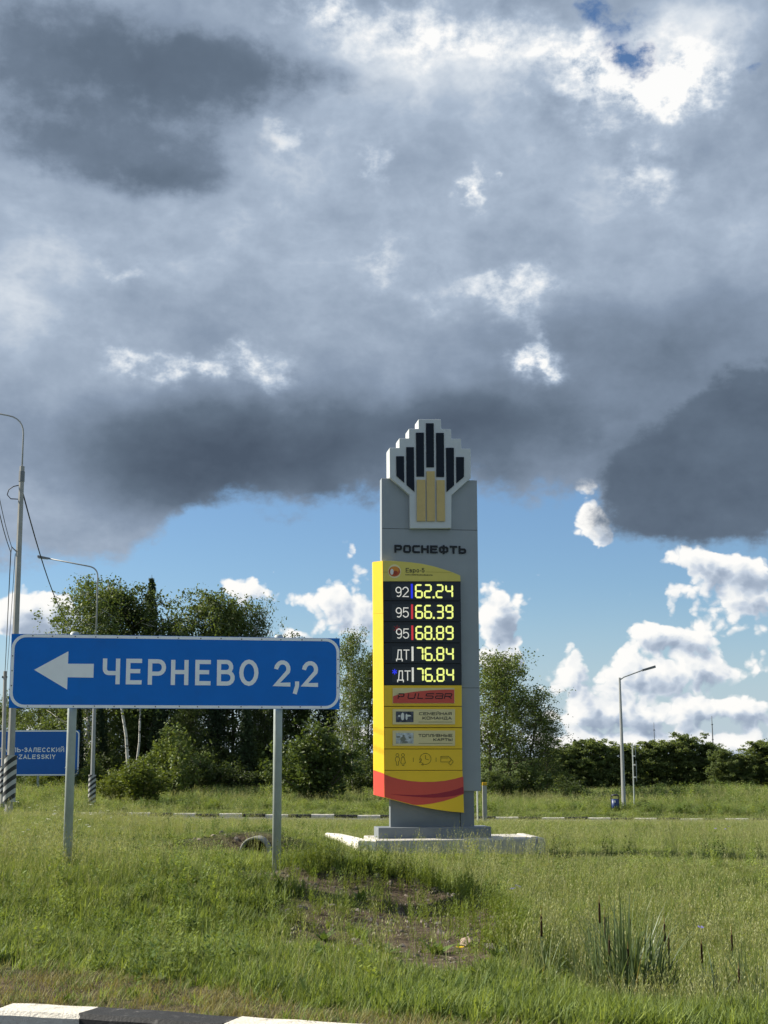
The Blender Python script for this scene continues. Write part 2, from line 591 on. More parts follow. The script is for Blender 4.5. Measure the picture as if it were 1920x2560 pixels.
G['З'] = [[(0, .85)] + arc(.45, .765, .43, .235, 140, -80, 8) + [(.35, .53)], [(.5, .53)] + arc(.48, .265, .52, .265, 80, -150, 9)]
G['К'] = G['K'] = [[(0, 0), (0, 1)], [(1, 1), (.1, .5), (1, 0)]]
G['И'] = [[(0, 1), (0, 0), (1, 1), (1, 0)]]
G['Й'] = G['И'] + [arc(.5, 1.32, .25, .14, 180, 360, 5)]
G['Я'] = [[(1, 0), (1, 1)], [(1, 1), (.4, 1)] + arc(.4, .71, .4, .29, 90, 270, 8) + [(1, .42)], [(.5, .42), (0, 0)]]
G['Ы'] = [[(0, 1), (0, 0)], [(0, 0), (.4, 0)] + arc(.4, .29, .26, .29, -90, 90, 8) + [(0, .58)], [(1, 0), (1, 1)]]
G['Д'] = [[(0, -.18), (0, 0), (1, 0), (1, -.18)], [(.16, 0), (.3, 1), (.84, 1), (.84, 0)]]
G['М'] = [[(0, 0), (0, 1), (.5, .25), (1, 1), (1, 0)]]
G['S'] = [arc(.5, .75, .47, .25, 35, 250, 8) + arc(.5, .25, .5, .25, 80, -145, 8)]
G['L'] = [[(0, 1), (0, 0), (1, 0)]]
G['Z'] = [[(0, 1), (1, 1), (0, 0), (1, 0)]]
G['I'] = [[(.5, 0), (.5, 1)]]
G['Y'] = [[(0, 1), (.5, .48), (1, 1)], [(.5, .48), (.5, 0)]]
G['V'] = [[(0, 1), (.5, 0), (1, 1)]]
G['U'] = [[(0, 1), (0, .3)] + arc(.5, .3, .5, .3, 180, 360, 8) + [(1, 1)]]
G['R'] = [[(0, 0), (0, 1)], [(0, 1), (.6, 1)] + arc(.6, .73, .4, .27, 90, -90, 8) + [(0, .46)], [(.5, .46), (1, 0)]]
G['-'] = [[(0, .45), (1, .45)]]
G['5'] = [[(.92, 1), (.12, 1), (.05, .52)] + arc(.48, .32, .5, .32, 130, -150, 10)]
G['9'] = [arc(.5, .7, .48, .3, 0, 337.5, 14) + ['c'], [(.98, .7), (.95, .4)] + arc(.5, .35, .46, .35, 0, -120, 6)]
G['4'] = [[(.75, 0), (.75, 1)], [(.75, 1), (0, .3), (1, .3)]]
G['е'] = [[(0, .5), (1, .5)] + arc(.5, .5, .5, .5, 20, 310, 12)]
G['р'] = [[(0, -.45), (0, 1)], arc(.5, .5, .5, .5, 0, 337.5, 12) + ['c']]
# wide rounded techno letters
G['wР'] = [[(0, 0), (0, 1)], [(0, 1), (.85, 1), (1, .9), (1, .52), (.85, .4), (0, .4)]]
G['wО'] = [[(.14, 0), (0, .14), (0, .86), (.14, 1), (.86, 1), (1, .86), (1, .14), (.86, 0), 'c']]
G['wС'] = [[(1, 1), (.14, 1), (0, .86), (0, .14), (.14, 0), (1, 0)]]
G['wФ'] = [[(.5, -.1), (.5, 1.1)], [(.14, .12), (0, .26), (0, .74), (.14, .88), (.86, .88), (1, .74), (1, .26), (.86, .12), 'c']]
G['wЬ'] = [[(0, 1), (0, 0)], [(0, 0), (.86, 0), (1, .12), (1, .46), (.86, .58), (0, .58)]]
G['wП'] = [[(0, 0), (0, 1), (1, 1), (1, 0)]]
G['wS'] = [[(1, 1), (.12, 1), (0, .9), (0, .62), (.12, .52), (.88, .52), (1, .42), (1, .1), (.88, 0), (0, 0)]]
G['wU'] = [[(0, 1), (0, .12), (.14, 0), (.86, 0), (1, .12), (1, 1)]]
G['wa'] = [[(0, 1), (.88, 1), (1, .88), (1, 0)], [(1, 0), (.12, 0), (0, .1), (0, .42), (.12, .52), (1, .52)]]
G['wR'] = [[(0, 0), (0, 1)], [(0, 1), (.86, 1), (1, .88), (1, .56), (.86, .44), (.1, .44)], [(.55, .44), (1, 0)]]


def glyph(ch, x0, z0, x1, z1, w, y0, t, slant=0.0, mb=None):
    mb = mb or MB()
    W, H = max(x1 - x0 - w, 1e-4), z1 - z0 - w
    for i, poly in enumerate(G[ch]):
        closed = poly[-1] == 'c'
        pts = [(x0 + w / 2 + p[0] * W + slant * p[1] * H, z0 + w / 2 + p[1] * H) for p in poly if p != 'c']
        if not closed:      # square ends, so that strokes meet in full corners
            for e, k in ((0, 1), (-1, -2)):
                dv = Vector(pts[e]) - Vector(pts[k])
                if dv.length > 1e-6:
                    pts[e] = tuple(Vector(pts[e]) + dv.normalized() * w * .5)
        mb.stroke(pts, w, y0 - 0.0004 * i, t, closed)
    return mb


def word(text, x0, z0, x1, z1, w, y0, t, widths=None, gap=0.22, slant=0.0, wide=False):
    """letters spread evenly over a box; returns one mesh builder per letter"""
    ws = {'I': .25, '-': .45, 'М': 1.2, 'Ы': 1.25, 'Ф': 1.25, 'Д': 1.1, 'З': .85, 'Л': .95}
    rel = [ws.get(ch[-1], 1.0) for ch in text]
    tot = sum(rel) + gap * (len(text) - 1)
    u = (x1 - x0) / tot
    out, x = [], x0
    for ch, r in zip(text, rel):
        k = 'w' + ch if wide and 'w' + ch in G else ch
        out.append(glyph(k, x, z0, x + r * u, z1, w, y0, t, slant))
        x += (r + gap) * u
    return out


# ------------------------------------------------------------------ terrain
def S(a, b, x):
    t = np.clip((x - a) / (b - a), 0, 1)
    return t * t * (3 - 2 * t)


KERB = [(-2.65, 10.66), (-2.0, 10.50), (-0.97, 10.12), (-0.02, 9.76), (0.92, 9.38), (1.85, 8.97), (2.75, 8.53), (3.65, 8.06), (4.5, 7.53)]
KX, KY = [-40, -8] + [k[0] for k in KERB] + [9, 40], [11.9, 11.6] + [k[1] for k in KERB] + [3.5, -40]


def wob(x, y, s):
    return (np.sin(x * 1.7 * s + 0.6 * np.sin(y * 1.1 * s)) + np.sin(y * 2.1 * s + 1.3 + 0.8 * np.sin(x * 1.3 * s)) + np.sin((x + y) * 3.3 * s + 2.0) * 0.5) / 2.5


CREST = [(-0.9, 17.15), (0.1, 17.0), (0.75, 16.6), (1.12, 15.9), (1.32, 14.9), (1.30, 13.9), (1.15, 13.0)]


def crest_d(x, y):
    """distance to the crest line of the earth heap"""
    out_ = np.full(np.broadcast(x, y).shape, 1e9)
    for (ax, ay), (bx, by) in zip(CREST, CREST[1:]):
        t = np.clip(((x - ax) * (bx - ax) + (y - ay) * (by - ay)) / ((bx - ax) ** 2 + (by - ay) ** 2), 0, 1)
        out_ = np.minimum(out_, np.hypot(x - ax - t * (bx - ax), y - ay - t * (by - ay)))
    return out_


def ground_h(x, y):
    x = np.asarray(x, float)
    y = np.asarray(y, float)
    b = np.interp(y, [8, 12, 20, 30, 40, 56, 64, 66, 70, 85, 100, 170, 400, 3000], [-.02, -.04, -.04, -.04, -.18, -.80, -.97, -.78, -.72, -.66, -.95, -2.0, -4.0, -4.0])
    b = b - 0.011 * np.clip(x, -25, 25) * S(40, 64, y)
    b = b + 0.30 * S(-3, -9, x) * S(24, 32, y) * (1 - S(39, 50, y))
    b = b - 0.36 * S(0.9, 2.3, x) * S(10.2, 11.8, y) * (1 - S(16, 23, y))
    xb = np.interp(y, [11.6, 13.2, 14.4, 16.2, 17.1, 18.0, 20], [.5, 1.1, 1.38, 1.05, .45, .1, -.2])
    mnd = (1 - S(xb - .4, xb + .22, x)) * (0.05 * S(11.8, 13.6, y) + 0.42 * S(13.7, 16.8, y))
    mnd = mnd * np.interp(x, [-1.5, -.6, .2, 1.0, 1.5], [1.0, .85, .52, .34, .3])
    left = S(-2.5, -5.5, x)
    mnd = mnd * (1 - S(18.4, 21.5, y) * (1 - 0.75 * left)) * (1 - S(26, 40, y))
    b = b + mnd
    b = b + 0.19 * np.exp(-(crest_d(x, y) / .30) ** 2)
    dm = np.exp(-((x + 2.3) / 1.6) ** 2)
    b = b - 0.22 * dm * S(20, 22, y) * (1 - S(24.9, 25.4, y)) + 0.50 * dm * S(24.9, 25.3, y) * (1 - S(26, 34, y))
    b = b - 0.28 * S(6, 12, x) * S(70, 82, y) * (1 - S(120, 165, y))
    b = b + 0.60 * np.exp(-((x - 20) / 6.5) ** 2 - ((y - 84) / 9.0) ** 2)
    b = b + wob(x, y, 1.0) * 0.03 + wob(x + 3, y, 4.1) * 0.012 * (1 - S(30, 60, y))
    yk = np.interp(x, KX, KY)
    return np.where(y < yk + .03, -0.45, b)


def gz(x, y):
    return float(ground_h(x, y))


def soil_mask(x, y):
    """bare earth on the near face of the mound"""
    xb = np.interp(y, [11.6, 13.2, 14.4, 16.2, 17.1, 18.0], [.5, 1.1, 1.38, 1.05, .45, .1])
    inner = 1 - S(xb - .12, xb + .1, x)
    a = 1.2 * inner * np.exp(-((crest_d(x, y) - .40) / .75) ** 2) * (1 - S(16.75, 17.0, y))
    c = 1.08 * inner * np.exp(-np.abs((x - .1) / 1.2) ** 3 - np.abs((y - 15.0) / 1.5) ** 3)
    e = np.exp(-((x + 1.5) / 0.55) ** 2 - ((y - 17.0) / 0.35) ** 2) * 0.9
    cu = np.exp(-((x + 2.5) / 0.9) ** 2 - ((y - 25.2) / 0.4) ** 2)
    return np.clip(np.maximum.reduce([a, c, e, cu]) * (1.0 + 0.45 * wob(x, y, 3.0)), 0, 1)


def dry_mask(x, y):
    """worn, dusty strip behind the kerb, widest at the left"""
    d = y - np.interp(x, KX, KY)
    reach = 0.85 + 1.8 * S(0.6, -2.4, x)
    return np.clip((1 - S(reach * .45, reach, d)) * (.92 + .35 * wob(x, y, 2.3)), 0, 1)


def build_ground():
    ys = np.concatenate([np.arange(-8, 8, 1.0), np.arange(8, 20, .14), np.arange(20, 30, .25), np.arange(30, 72, .6), np.arange(72, 180, 3.0), np.geomspace(180, 4200, 16)])
    N = 171
    W = np.maximum(13, .62 * ys + 8)
    u = np.linspace(-1, 1, N)
    X = W[:, None] * u[None, :]
    Y = np.repeat(ys[:, None], N, 1)
    Z = ground_h(X, Y)
    V = np.stack([X, Y, Z], -1).reshape(-1, 3)
    i = np.arange((len(ys) - 1) * N).reshape(-1, N)[:, :-1].ravel()
    Q = np.stack([i, i + 1, i + N + 1, i + N], -1)
    mt = bpy.data.materials.new('ground_soil_and_turf')
    mt.use_nodes = True
    nt = mt.node_tree
    nd, lk = nt.nodes, nt.links
    b = nd['Principled BSDF']
    b.inputs['Roughness'].default_value = 0.95
    b.inputs['Specular IOR Level'].default_value = 0.1
    geo = nd.new('ShaderNodeNewGeometry')
    at1 = nd.new('ShaderNodeAttribute')
    at1.attribute_name = 'soil'

    def nz(s, d=8):
        n = nd.new('ShaderNodeTexNoise')
        n.inputs['Scale'].default_value = s
        n.inputs['Detail'].default_value = d
        n.inputs['Roughness'].default_value = .65
        lk.new(geo.outputs['Position'], n.inputs['Vector'])
        return n.outputs[0]

    def rmp(v, stops):
        n = nd.new('ShaderNodeValToRGB')
        lk.new(v, n.inputs[0])
        e = n.color_ramp.elements
        while len(e) < len(stops):
            e.new(.5)
        for el, (p, c) in zip(e, stops):
            el.position, el.color = p, (*c, 1)
        return n.outputs[0]
    turf = rmp(nz(1.3), [(.25, (.035, .05, .014)), (.5, (.06, .085, .02)), (.75, (.10, .105, .035))])
    soil = rmp(nz(9), [(.25, (.035, .026, .018)), (.5, (.085, .064, .045)), (.8, (.19, .15, .11))])
    mx = nd.new('ShaderNodeMix')
    mx.data_type = 'RGBA'
    lk.new(at1.outputs['Fac'], mx.inputs[0])
    lk.new(turf, mx.inputs[6])
    lk.new(soil, mx.inputs[7])
    lk.new(mx.outputs[2], b.inputs['Base Color'])
    bp = nd.new('ShaderNodeBump')
    bp.inputs['Strength'].default_value = .9
    bp.inputs['Distance'].default_value = .05
    lk.new(nz(14, 10), bp.inputs['Height'])
    lk.new(bp.outputs[0], b.inputs['Normal'])
    me = fast_mesh('ground', V, Q, mt, True)
    att = me.attributes.new('soil', 'FLOAT', 'POINT')
    yk = np.interp(X, KX, KY)
    near_bare = dry_mask(X, Y)
    sm = np.clip(np.maximum(soil_mask(X, Y), near_bare), 0, 1)
    att.data.foreach_set('value', sm.astype(np.float32).ravel())
    tag(link('ground', me), 'grassy roadside ground with a low earth mound and ditch', None, None, 'structure')


build_ground()

# roads
M_ASPH = mat('asphalt', (.05, .05, .052), .9, .2, .35, 9, .6, 160, dirt=((.10, .09, .075), 1.4, .55, .5))
poly = [(k[0], k[1] - .1) for k in KERB]
mb = MB()
mb.vprism([(-40, 11.8), (-8, 11.4)] + poly + [(9, 3.4), (30, -30), (-40, -30)], -.5, -.13)
tag(mb.build('road', M_ASPH), 'grey asphalt road in front of the near kerb', None, None, 'structure')
mb = MB()
dv = []
xs = np.linspace(-30, 34, 33)
row0 = [(x, 58.6, gz(x, 58.6) + .03) for x in xs]
row1 = [(x, 63.9, gz(x, 63.9) + .05) for x in xs]
nX = len(xs)
mb.add(row0 + row1 + [(p[0], p[1], p[2] - .4) for p in row0] + [(p[0], p[1], p[2] - .4) for p in row1],
       [(i, i + 1, nX + i + 1, nX + i) for i in range(nX - 1)] + [(2 * nX + i, 2 * nX + i + 1, i + 1, i) for i in range(nX - 1)])
tag(mb.build('driveway', mat('driveway_asphalt', (.11, .11, .112), .9, .2, .25, 5, .3, 90)), 'grey asphalt driveway beyond the price pylon', None, None, 'structure')

# kerbs: every stone is a piece of its own
M_KW = mat('kerb_white_paint', (.66, .62, .54), .85, .2, .16, 9, .9, 45, dirt=((.27, .24, .20), 7, .56, .85))
M_KB = mat('kerb_black_paint', (.022, .023, .025), .75, .3, .35, 8, .5, 60, dirt=((.17, .16, .15), 8, .57, .75))


def kerb_stone(a, b, width, z_top, height, material, parent, name='kerb_stone'):
    a, b = Vector(a), Vector(b)
    d = b - a
    L = d.length
    ang = math.atan2(d.y, d.x)
    mbs = MB()
    c = min(.03, width * .2)
    # section: back at y = 0, front at y = -width, chamfered front top edge; uneven along its length
    nseg = 5
    vs, fs = [], []
    for i in range(nseg + 1):
        x = .006 + (L - .012) * i / nseg
        j = random.uniform(-.005, .005)
        vs += [(x, 0, -height), (x, 0, j), (x, -width + c, j + random.uniform(-.003, .003)), (x, -width, -c + j), (x, -width + .01, -height)]
    for i in range(nseg):
        for k in range(5):
            fs.append((i * 5 + k, i * 5 + (k + 1) % 5, (i + 1) * 5 + (k + 1) % 5, (i + 1) * 5 + k))
    fs += [(4, 3, 2, 1, 0), tuple(nseg * 5 + k for k in range(5))]
    mbs.add(vs, fs)
    o = mbs.build(name, material, parent)
    o.location = (a.x, a.y, z_top + random.uniform(-.006, .006))
    o.rotation_euler = (random.uniform(-.01, .01), random.uniform(-.006, .006), ang + random.uniform(-.012, .012))
    return o


kn = tag(bpy.data.objects.new('kerb_near', None), 'black and white painted kerb at the front edge of the grass', None, None, 'structure')
COL.objects.link(kn)
for i in range(len(KERB) - 1):
    kerb_stone(KERB[i], KERB[i + 1], .30, .03, .34, M_KW if i % 2 == 0 else M_KB, kn)

kf = tag(bpy.data.objects.new('kerb_far', None), 'black and white painted kerb along the far side of the driveway', None, None, 'structure')
COL.objects.link(kf)
x = -13.2
i = 0
while x < 24:
    xa, xb2 = x, x + 1.0
    za = gz(xa, 64.4) + (.165 if x < 2 else .125)
    o = kerb_stone((xa, 64.0), (xb2, 64.0), .16, za, .5, M_KW if i % 2 == 0 else M_KB, kf)
    x += 1.0
    i += 1

# ------------------------------------------------------------------ fuel price pylon
M_GREY = mat('pylon_grey_paint', (.27, .295, .315), .45, .4, .05, 2.5, dirt=((.30, .29, .27), 2.2, .62, .25))
M_GREY2 = mat('pylon_stem_grey', (.17, .19, .205), .55, .35, .08, 3.5, dirt=((.26, .25, .22), 3, .62, .3))
M_SILV = mat('emblem_silver', (.52, .54, .54), .42, .4, .05, 4, dirt=((.3, .3, .28), 6, .66, .2))
M_NAVY = mat('emblem_navy', (.006, .011, .02), .6, .2, .2, 9)
M_GOLD = mat('emblem_gold', (.52, .38, .15), .5, .4, .08, 12)
M_YEL = mat('pylon_yellow', (.84, .53, .018), .38, .4, .04, 3, dirt=((.45, .33, .06), 1.3, .60, .35))
M_YEL_PALE = mat('pylon_yellow_header', (.66, .54, .11), .4, .4, .06, 3)
M_RED = mat('pylon_red', (.60, .075, .05), .4, .4, .05, 3)
M_DRED = mat('pylon_dark_red', (.30, .012, .03), .4, .4, .05, 3)
M_BLK = mat('display_black', (.006, .008, .012), .35, .4, .2, 5)
M_BLK2 = mat('display_window', (.012, .013, .015), .25, .45, .15, 9)
M_INK = mat('lettering_dark', (.012, .014, .018), .55, .3)
M_LED = mat('led_yellow', lin(234, 238, 128), .5, .2, emit=.48)
M_LEDW = mat('led_white', lin(214, 210, 200), .5, .2, emit=.36)
M_LEDR = mat('led_red', lin(190, 52, 60), .5, .2, emit=.42)
M_LEDB = mat('led_blue', lin(40, 50, 205), .5, .2, emit=.5)
M_CREAM = mat('plaque_cream', (.70, .58, .30), .4, .4, .05, 5)
M_CONC = mat('concrete', (.46, .44, .40), .9, .2, .18, 3, .5, 30, dirt=((.20, .19, .15), 3.0, .58, .6))
M_CONCW = mat('whitewashed_concrete', (.72, .69, .62), .9, .2, .10, 4, .5, 30, dirt=((.35, .32, .26), 5, .62, .6))
M_SEAM = mat('seam_dark', (.03, .03, .03), .8, .2)

PD = 27.6
PA = R(8.0)
pb = at(1087, 2098, PD)
PF = Frame((pb.x, pb.y, pb.z), PA)
pylon = empty('price_pylon', PF.o, 'tall grey and yellow fuel price pylon with stepped emblem on top', 'price pylon', PA)


def c1(x, y): return (900 + .21700 * x, 1020 + .21700 * y)
def c2(x, y): return (920 + .19290 * x, 1390 + .19290 * y)
def c3(x, y): return (920 + .19290 * x, 1700 + .19290 * y)
def c4(x, y): return (820 + .34960 * x, 1950 + .34960 * y)


def P(c, x, y, off=0.0):
    return PF.uv(*c(x, y), off)


def pp(name, poly, y0, y1, material, parent=pylon, bevel=0.0):
    o = MB().prism(poly, y0, y1).build(name, material, parent, bevel=bevel)
    return o


BT = .24          # body thickness
xl, zt = P(c1, 248, 806)
xr, _ = P(c1, 1348, 815)
xr2, zb = P(c3, 1462, 1440)
pp('body', [(xl, zb), (xl, zt), (xr, zt), (xr2 * .6 + xr * .4, zb)], 0, BT, M_GREY, bevel=.012)
_, zs = P(c1, 700, 1396)
for z in (zs, P(c3, 700, 100)[1]):
    MB().box(xl + .01, xr - .01, -.002, .002, z - .004, z + .004).build('seam', M_SEAM, pylon)
# stem, plinth and foundation
sx0, _ = P(c3, 290, 1640, .03)
sx1, sz0 = P(c4, 1047, 331, .03)
pp('stem', [(sx0, sz0 - .05), (sx0, zb + .35), (sx1, zb + .35), (sx1, sz0 - .05)], .03, BT - .03, M_GREY2, bevel=.006)
seamx = P(c3, 1197, 1800, .03)[0]
MB().box(seamx - .006, seamx + .006, .026, .03, sz0, zb).build('seam', M_SEAM, pylon)
q0 = P(c4, 360, 342, -.2)
q1 = P(c4, 1167, 334, -.2)
qz = P(c4, 760, 414, -.2)[1]
MB().box(q0[0], q1[0], -.2, .42, qz - .06, (q0[1] + q1[1]) / 2).build('plinth', M_GREY2, pylon, bevel=.012)
s0 = P(c4, 205, 447, -.75)
s1 = P(c4, 1535, 436, -.75)
top = qz
low = top - .32
fs = MB().box(s0[0] + .34, s1[0] - .1, -.75, .95, low - .1, top - .004).build('foundation_slab', M_CONC, pylon, bevel=.02)
bl = MB()
bl.add([(s0[0] - .02, -.95, low - .12), (s0[0] + .335, -.95, low - .12), (s0[0] - .06, 1.05, low - .12), (s0[0] - .44, 1.05, low - .12),
        (s0[0] + .0, -.93, top + .015), (s0[0] + .33, -.94, top - .005), (s0[0] - .08, 1.03, top + .03), (s0[0] - .40, 1.03, top + .055)],
       [(3, 2, 1, 0), (4, 5, 6, 7), (0, 1, 5, 4), (1, 2, 6, 5), (2, 3, 7, 6), (3, 0, 4, 7)])
tag(bl.build('edging_block', M_CONCW, pylon, bevel=.03), 'rough whitewashed edging block at the left end of the slab')
MB().box(s1[0] - .097, s1[0] + .05, -.77, .96, low - .12, top + .008).build('edging_block', M_CONC, pylon, bevel=.02)

# emblem
EO = [(673, 130), (932, 129), (938, 239), (1050, 241), (1054, 351), (1165, 353), (1170, 465), (1276, 467), (1278, 806), (1055, 1005),
      (1052, 1388), (576, 1388), (572, 1005), (342, 800), (340, 458), (452, 458), (452, 348), (563, 348), (563, 238), (673, 238)]
emy = -.10
emb = pp('emblem', [P(c1, x, y, emy) for x, y in EO], emy, BT + .10, M_SILV, bevel=.012)
for bar in ([(760, 175), (850, 175), (854, 683), (764, 683)], [(645, 283), (737, 283), (740, 790), (650, 790)], [(876, 286), (967, 286), (971, 795), (880, 795)],
            [(533, 450), (622, 450), (628, 966), (536, 885)], [(990, 457), (1082, 457), (1085, 890), (998, 968)],
            [(417, 555), (508, 555), (511, 862), (420, 782)], [(1107, 564), (1199, 564), (1199, 792), (1110, 868)]):
    pp('emblem_bar', [P(c1, x, y, emy - .015) for x, y in bar], emy - .018, emy - .001, M_NAVY, emb, bevel=.006)
for bar in ([(655, 826), (753, 826), (755, 1304), (657, 1304)], [(768, 728), (861, 728), (865, 1304), (772, 1304)], [(884, 830), (976, 830), (980, 1304), (887, 1304)]):
    pp('emblem_bar', [P(c1, x, y, emy - .03) for x, y in bar], emy - .035, emy - .001, M_GOLD, emb, bevel=.004)
# name on the body
a0 = P(c1, 398, 1666, -.02)
a1 = P(c1, 1222, 1590, -.02)
for b in word('РОСНЕФТЬ', a0[0], a0[1], a1[0], a1[1], .036, -.022, .022, gap=.2, wide=True):
    b.build('letter', M_INK, pylon)

# yellow price panel
FY = -.12


def Y(c, x, y, o=0.0):
    return P(c, x, y, FY - o)


lx_top = Y(c2, 190, 62)
wing_l = P(c2, 66, 75, .02)
head = [Y(c2, *q) for q in ((190, 61), (300, 62), (420, 69), (560, 82), (700, 101), (850, 133), (1000, 178), (1100, 212), (1195, 252), (1200, 328), (193, 328))]
pp('header_panel', head, FY, -.003, M_YEL_PALE, bevel=.004)
# header print: roundel, line and lettering
MB().prism([Y(c2, 195, 206, .004), Y(c2, 270, 206, .004), Y(c2, 270, 210, .004), Y(c2, 195, 210, .004)], FY - .003, FY - .0005).build('header_line', mat('line_olive', (.35, .26, .04)), pylon)
MB().prism([Y(c2, 755, 204, .004), Y(c2, 1085, 211, .004), Y(c2, 1085, 214, .004), Y(c2, 755, 208, .004)], FY - .003, FY - .0005).build('header_line', mat('line_olive', (.35, .26, .04)), pylon)


def ell(c, cx, cy, rx, ry, o, n=28, a0=0, a1=360):
    k = n if a1 - a0 >= 360 else n + 1
    return [Y(c, cx + rx * math.cos(R(a0 + (a1 - a0) * i / n)), cy - ry * math.sin(R(a0 + (a1 - a0) * i / n)), o) for i in range(k)]


M_HALO = mat('roundel_halo', (.75, .66, .35), .5)
M_ORANGE = mat('roundel_orange', (.68, .25, .03), .4)
M_BRED = mat('roundel_red', (.52, .10, .03), .4)
M_WHITE = mat('print_white', (.72, .70, .66), .5)
ro = pp('roundel', ell(c2, 343, 198, 86, 90, .004), FY - .004, FY - .0005, M_HALO)
pp('roundel_bowl', ell(c2, 343, 200, 74, 66, .008), FY - .008, FY - .0045, M_BRED, ro)
pp('roundel_top', ell(c2, 346, 180, 54, 46, .012), FY - .012, FY - .0085, M_ORANGE, ro)
pp('roundel_gleam', ell(c2, 310, 205, 22, 38, .016), FY - .016, FY - .0125, M_WHITE, ro)
pp('roundel_drop', ell(c2, 356, 216, 28, 26, .016), FY - .016, FY - .0125, mat('roundel_dark', (.35, .05, .02), .4), ro)
for ch, xa, xb, ya, yb in (('Е', 490, 530, 156, 213), ('В', 540, 570, 172, 213), ('р', 580, 618, 172, 213), ('О', 628, 664, 172, 213), ('-', 674, 690, 176, 206), ('5', 697, 732, 156, 213)):
    a, b = Y(c2, xa, yb, .004), Y(c2, xb, ya, .004)
    glyph(ch, a[0], a[1], b[0], b[1], .012, FY - .004, .0035).build('letter', M_INK, pylon)
a, b = Y(c2, 487, 249, .004), Y(c2, 840, 239, .004)
n = 26
ln = MB()
for i in range(n):
    x0 = a[0] + (b[0] - a[0]) * i / n
    ln.box(x0, x0 + (b[0] - a[0]) / n * random.uniform(.5, .8), FY - .003, FY - .0005, a[1], a[1] + (b[1] - a[1]) * random.uniform(.7, 1))
ln.build('small_print', M_INK, pylon)

# displays
SEG = {'0': 'abcdef', '2': 'abged', '3': 'abgcd', '4': 'fgbc', '6': 'afgecd', '7': 'abc', '8': 'abcdefg', '9': 'abcdfg'}


def seven(ch, x0, z0, x1, z1, y0):
    mbs = MB()
    w = (x1 - x0) * .235
    g = w * .10
    h = w / 2
    zm = (z0 + z1) / 2
    L, Rx, B, T = x0 + h, x1 - h, z0 + h, z1 - h

    def hz(z):
        return [(L + g, z), (L + g + h * .8, z + h * .85), (Rx - g - h * .8, z + h * .85), (Rx - g, z), (Rx - g - h * .8, z - h * .85), (L + g + h * .8, z - h * .85)]

    def vt(x, a, b):
        return [(x, a + g), (x + h * .85, a + g + h * .8), (x + h * .85, b - g - h * .8), (x, b - g), (x - h * .85, b - g - h * .8), (x - h * .85, a + g + h * .8)]
    D = {'a': hz(T), 'g': hz(zm), 'd': hz(B), 'f': vt(L, zm, T), 'b': vt(Rx, zm, T), 'e': vt(L, B, zm), 'c': vt(Rx, B, zm)}
    for s in SEG[ch]:
        mbs.prism(D[s], y0 - .006, y0)
    return mbs


rows = [(328, 578, '62.24', '92', M_LEDB), (583, 849, '66.39', '95', M_LEDR), (854, 1122, '68.89', '95', M_LEDR), (1127, 1392, '76.84', 'ДТ', M_LEDW), (1397, 1672, '76.84', 'ДТ', M_LEDW)]
dtop = [365, 632, 905, 1178, 1449]
for r, (ya, yb, price, grade, bar) in enumerate(rows):
    k0, k1 = 195 + (ya - 328) * .0115, 195 + (yb - 328) * .0115
    d = pp('display', [Y(c2, k0, ya), Y(c2, k0 + 1005, ya + 3), Y(c2, k1 + 1005, yb + 3), Y(c2, k1, yb)], FY, -.003, M_BLK, bevel=.004)
    sh = r * 3
    t0 = dtop[r]
    pp('display_window', [Y(c2, 300 + sh, t0 - 6), Y(c2, 1108 + sh, t0 - 4), Y(c2, 1108 + sh, t0 + 188), Y(c2, 300 + sh, t0 + 186)], FY - .004, FY - .0005, M_BLK2, d)
    for j, xx in enumerate((608, 724, 876, 1000)):
        ch = price.replace('.', '')[j]
        a, b = Y(c2, xx + sh, t0 + 183, .006), Y(c2, xx + 103 + sh, t0, .006)
        seven(ch, a[0], a[1], b[0], b[1], FY - .0045).build('digit', M_LED, d)
    a, b = Y(c2, 838 + sh, t0 + 183, .006), Y(c2, 862 + sh, t0 + 158, .006)
    MB().box(a[0], b[0], FY - .010, FY - .0045, a[1], b[1]).build('decimal_point', M_LED, d)
    a, b = Y(c2, 556 + sh, t0 + 183, .006), Y(c2, 580 + sh, t0 - 4, .006)
    MB().box(a[0], b[0], FY - .009, FY - .0045, a[1], b[1]).build('colour_bar', bar, d)
    ga = Y(c2, 355 + sh, t0 + 165, .006)
    gb = Y(c2, 527 + sh, t0 + 35, .006)
    if grade == 'ДТ' and r == 4:
        ga, gb = Y(c2, 366 + sh, t0 + 165, .006), Y(c2, 540 + sh, t0 + 35, .006)
    for b2 in word(grade, ga[0], ga[1], gb[0], gb[1], .018, FY - .009, .0045, gap=.12):
        b2.build('grade_letter', M_LEDW, d)
    if r == 2:      # small red star burst
        st = MB()
        cx, cz = Y(c2, 372, 940, .006)
        for an in (35, 80, 140):
            dx, dz = .011 * math.cos(R(an)) * 6, .011 * math.sin(R(an)) * 6
            st.stroke([(cx - dx, cz - dz), (cx + dx, cz + dz)], .007, FY - .008 - an * 1e-5, .003)
        st.build('star_mark', mat('led_red_dim', lin(120, 25, 32), .5, emit=.35), d)
    if r == 4:      # blue snowflake
        st = MB()
        cx, cz = Y(c2, 345, 1500, .006)
        for an in (0, 60, 120):
            dx, dz = .05 * math.cos(R(an + 30)), .05 * math.sin(R(an + 30))
            st.stroke([(cx - dx, cz - dz), (cx + dx, cz + dz)], .02, FY - .008 - an * 1e-5, .003)
        st.build('snowflake_mark', M_LEDB, d)

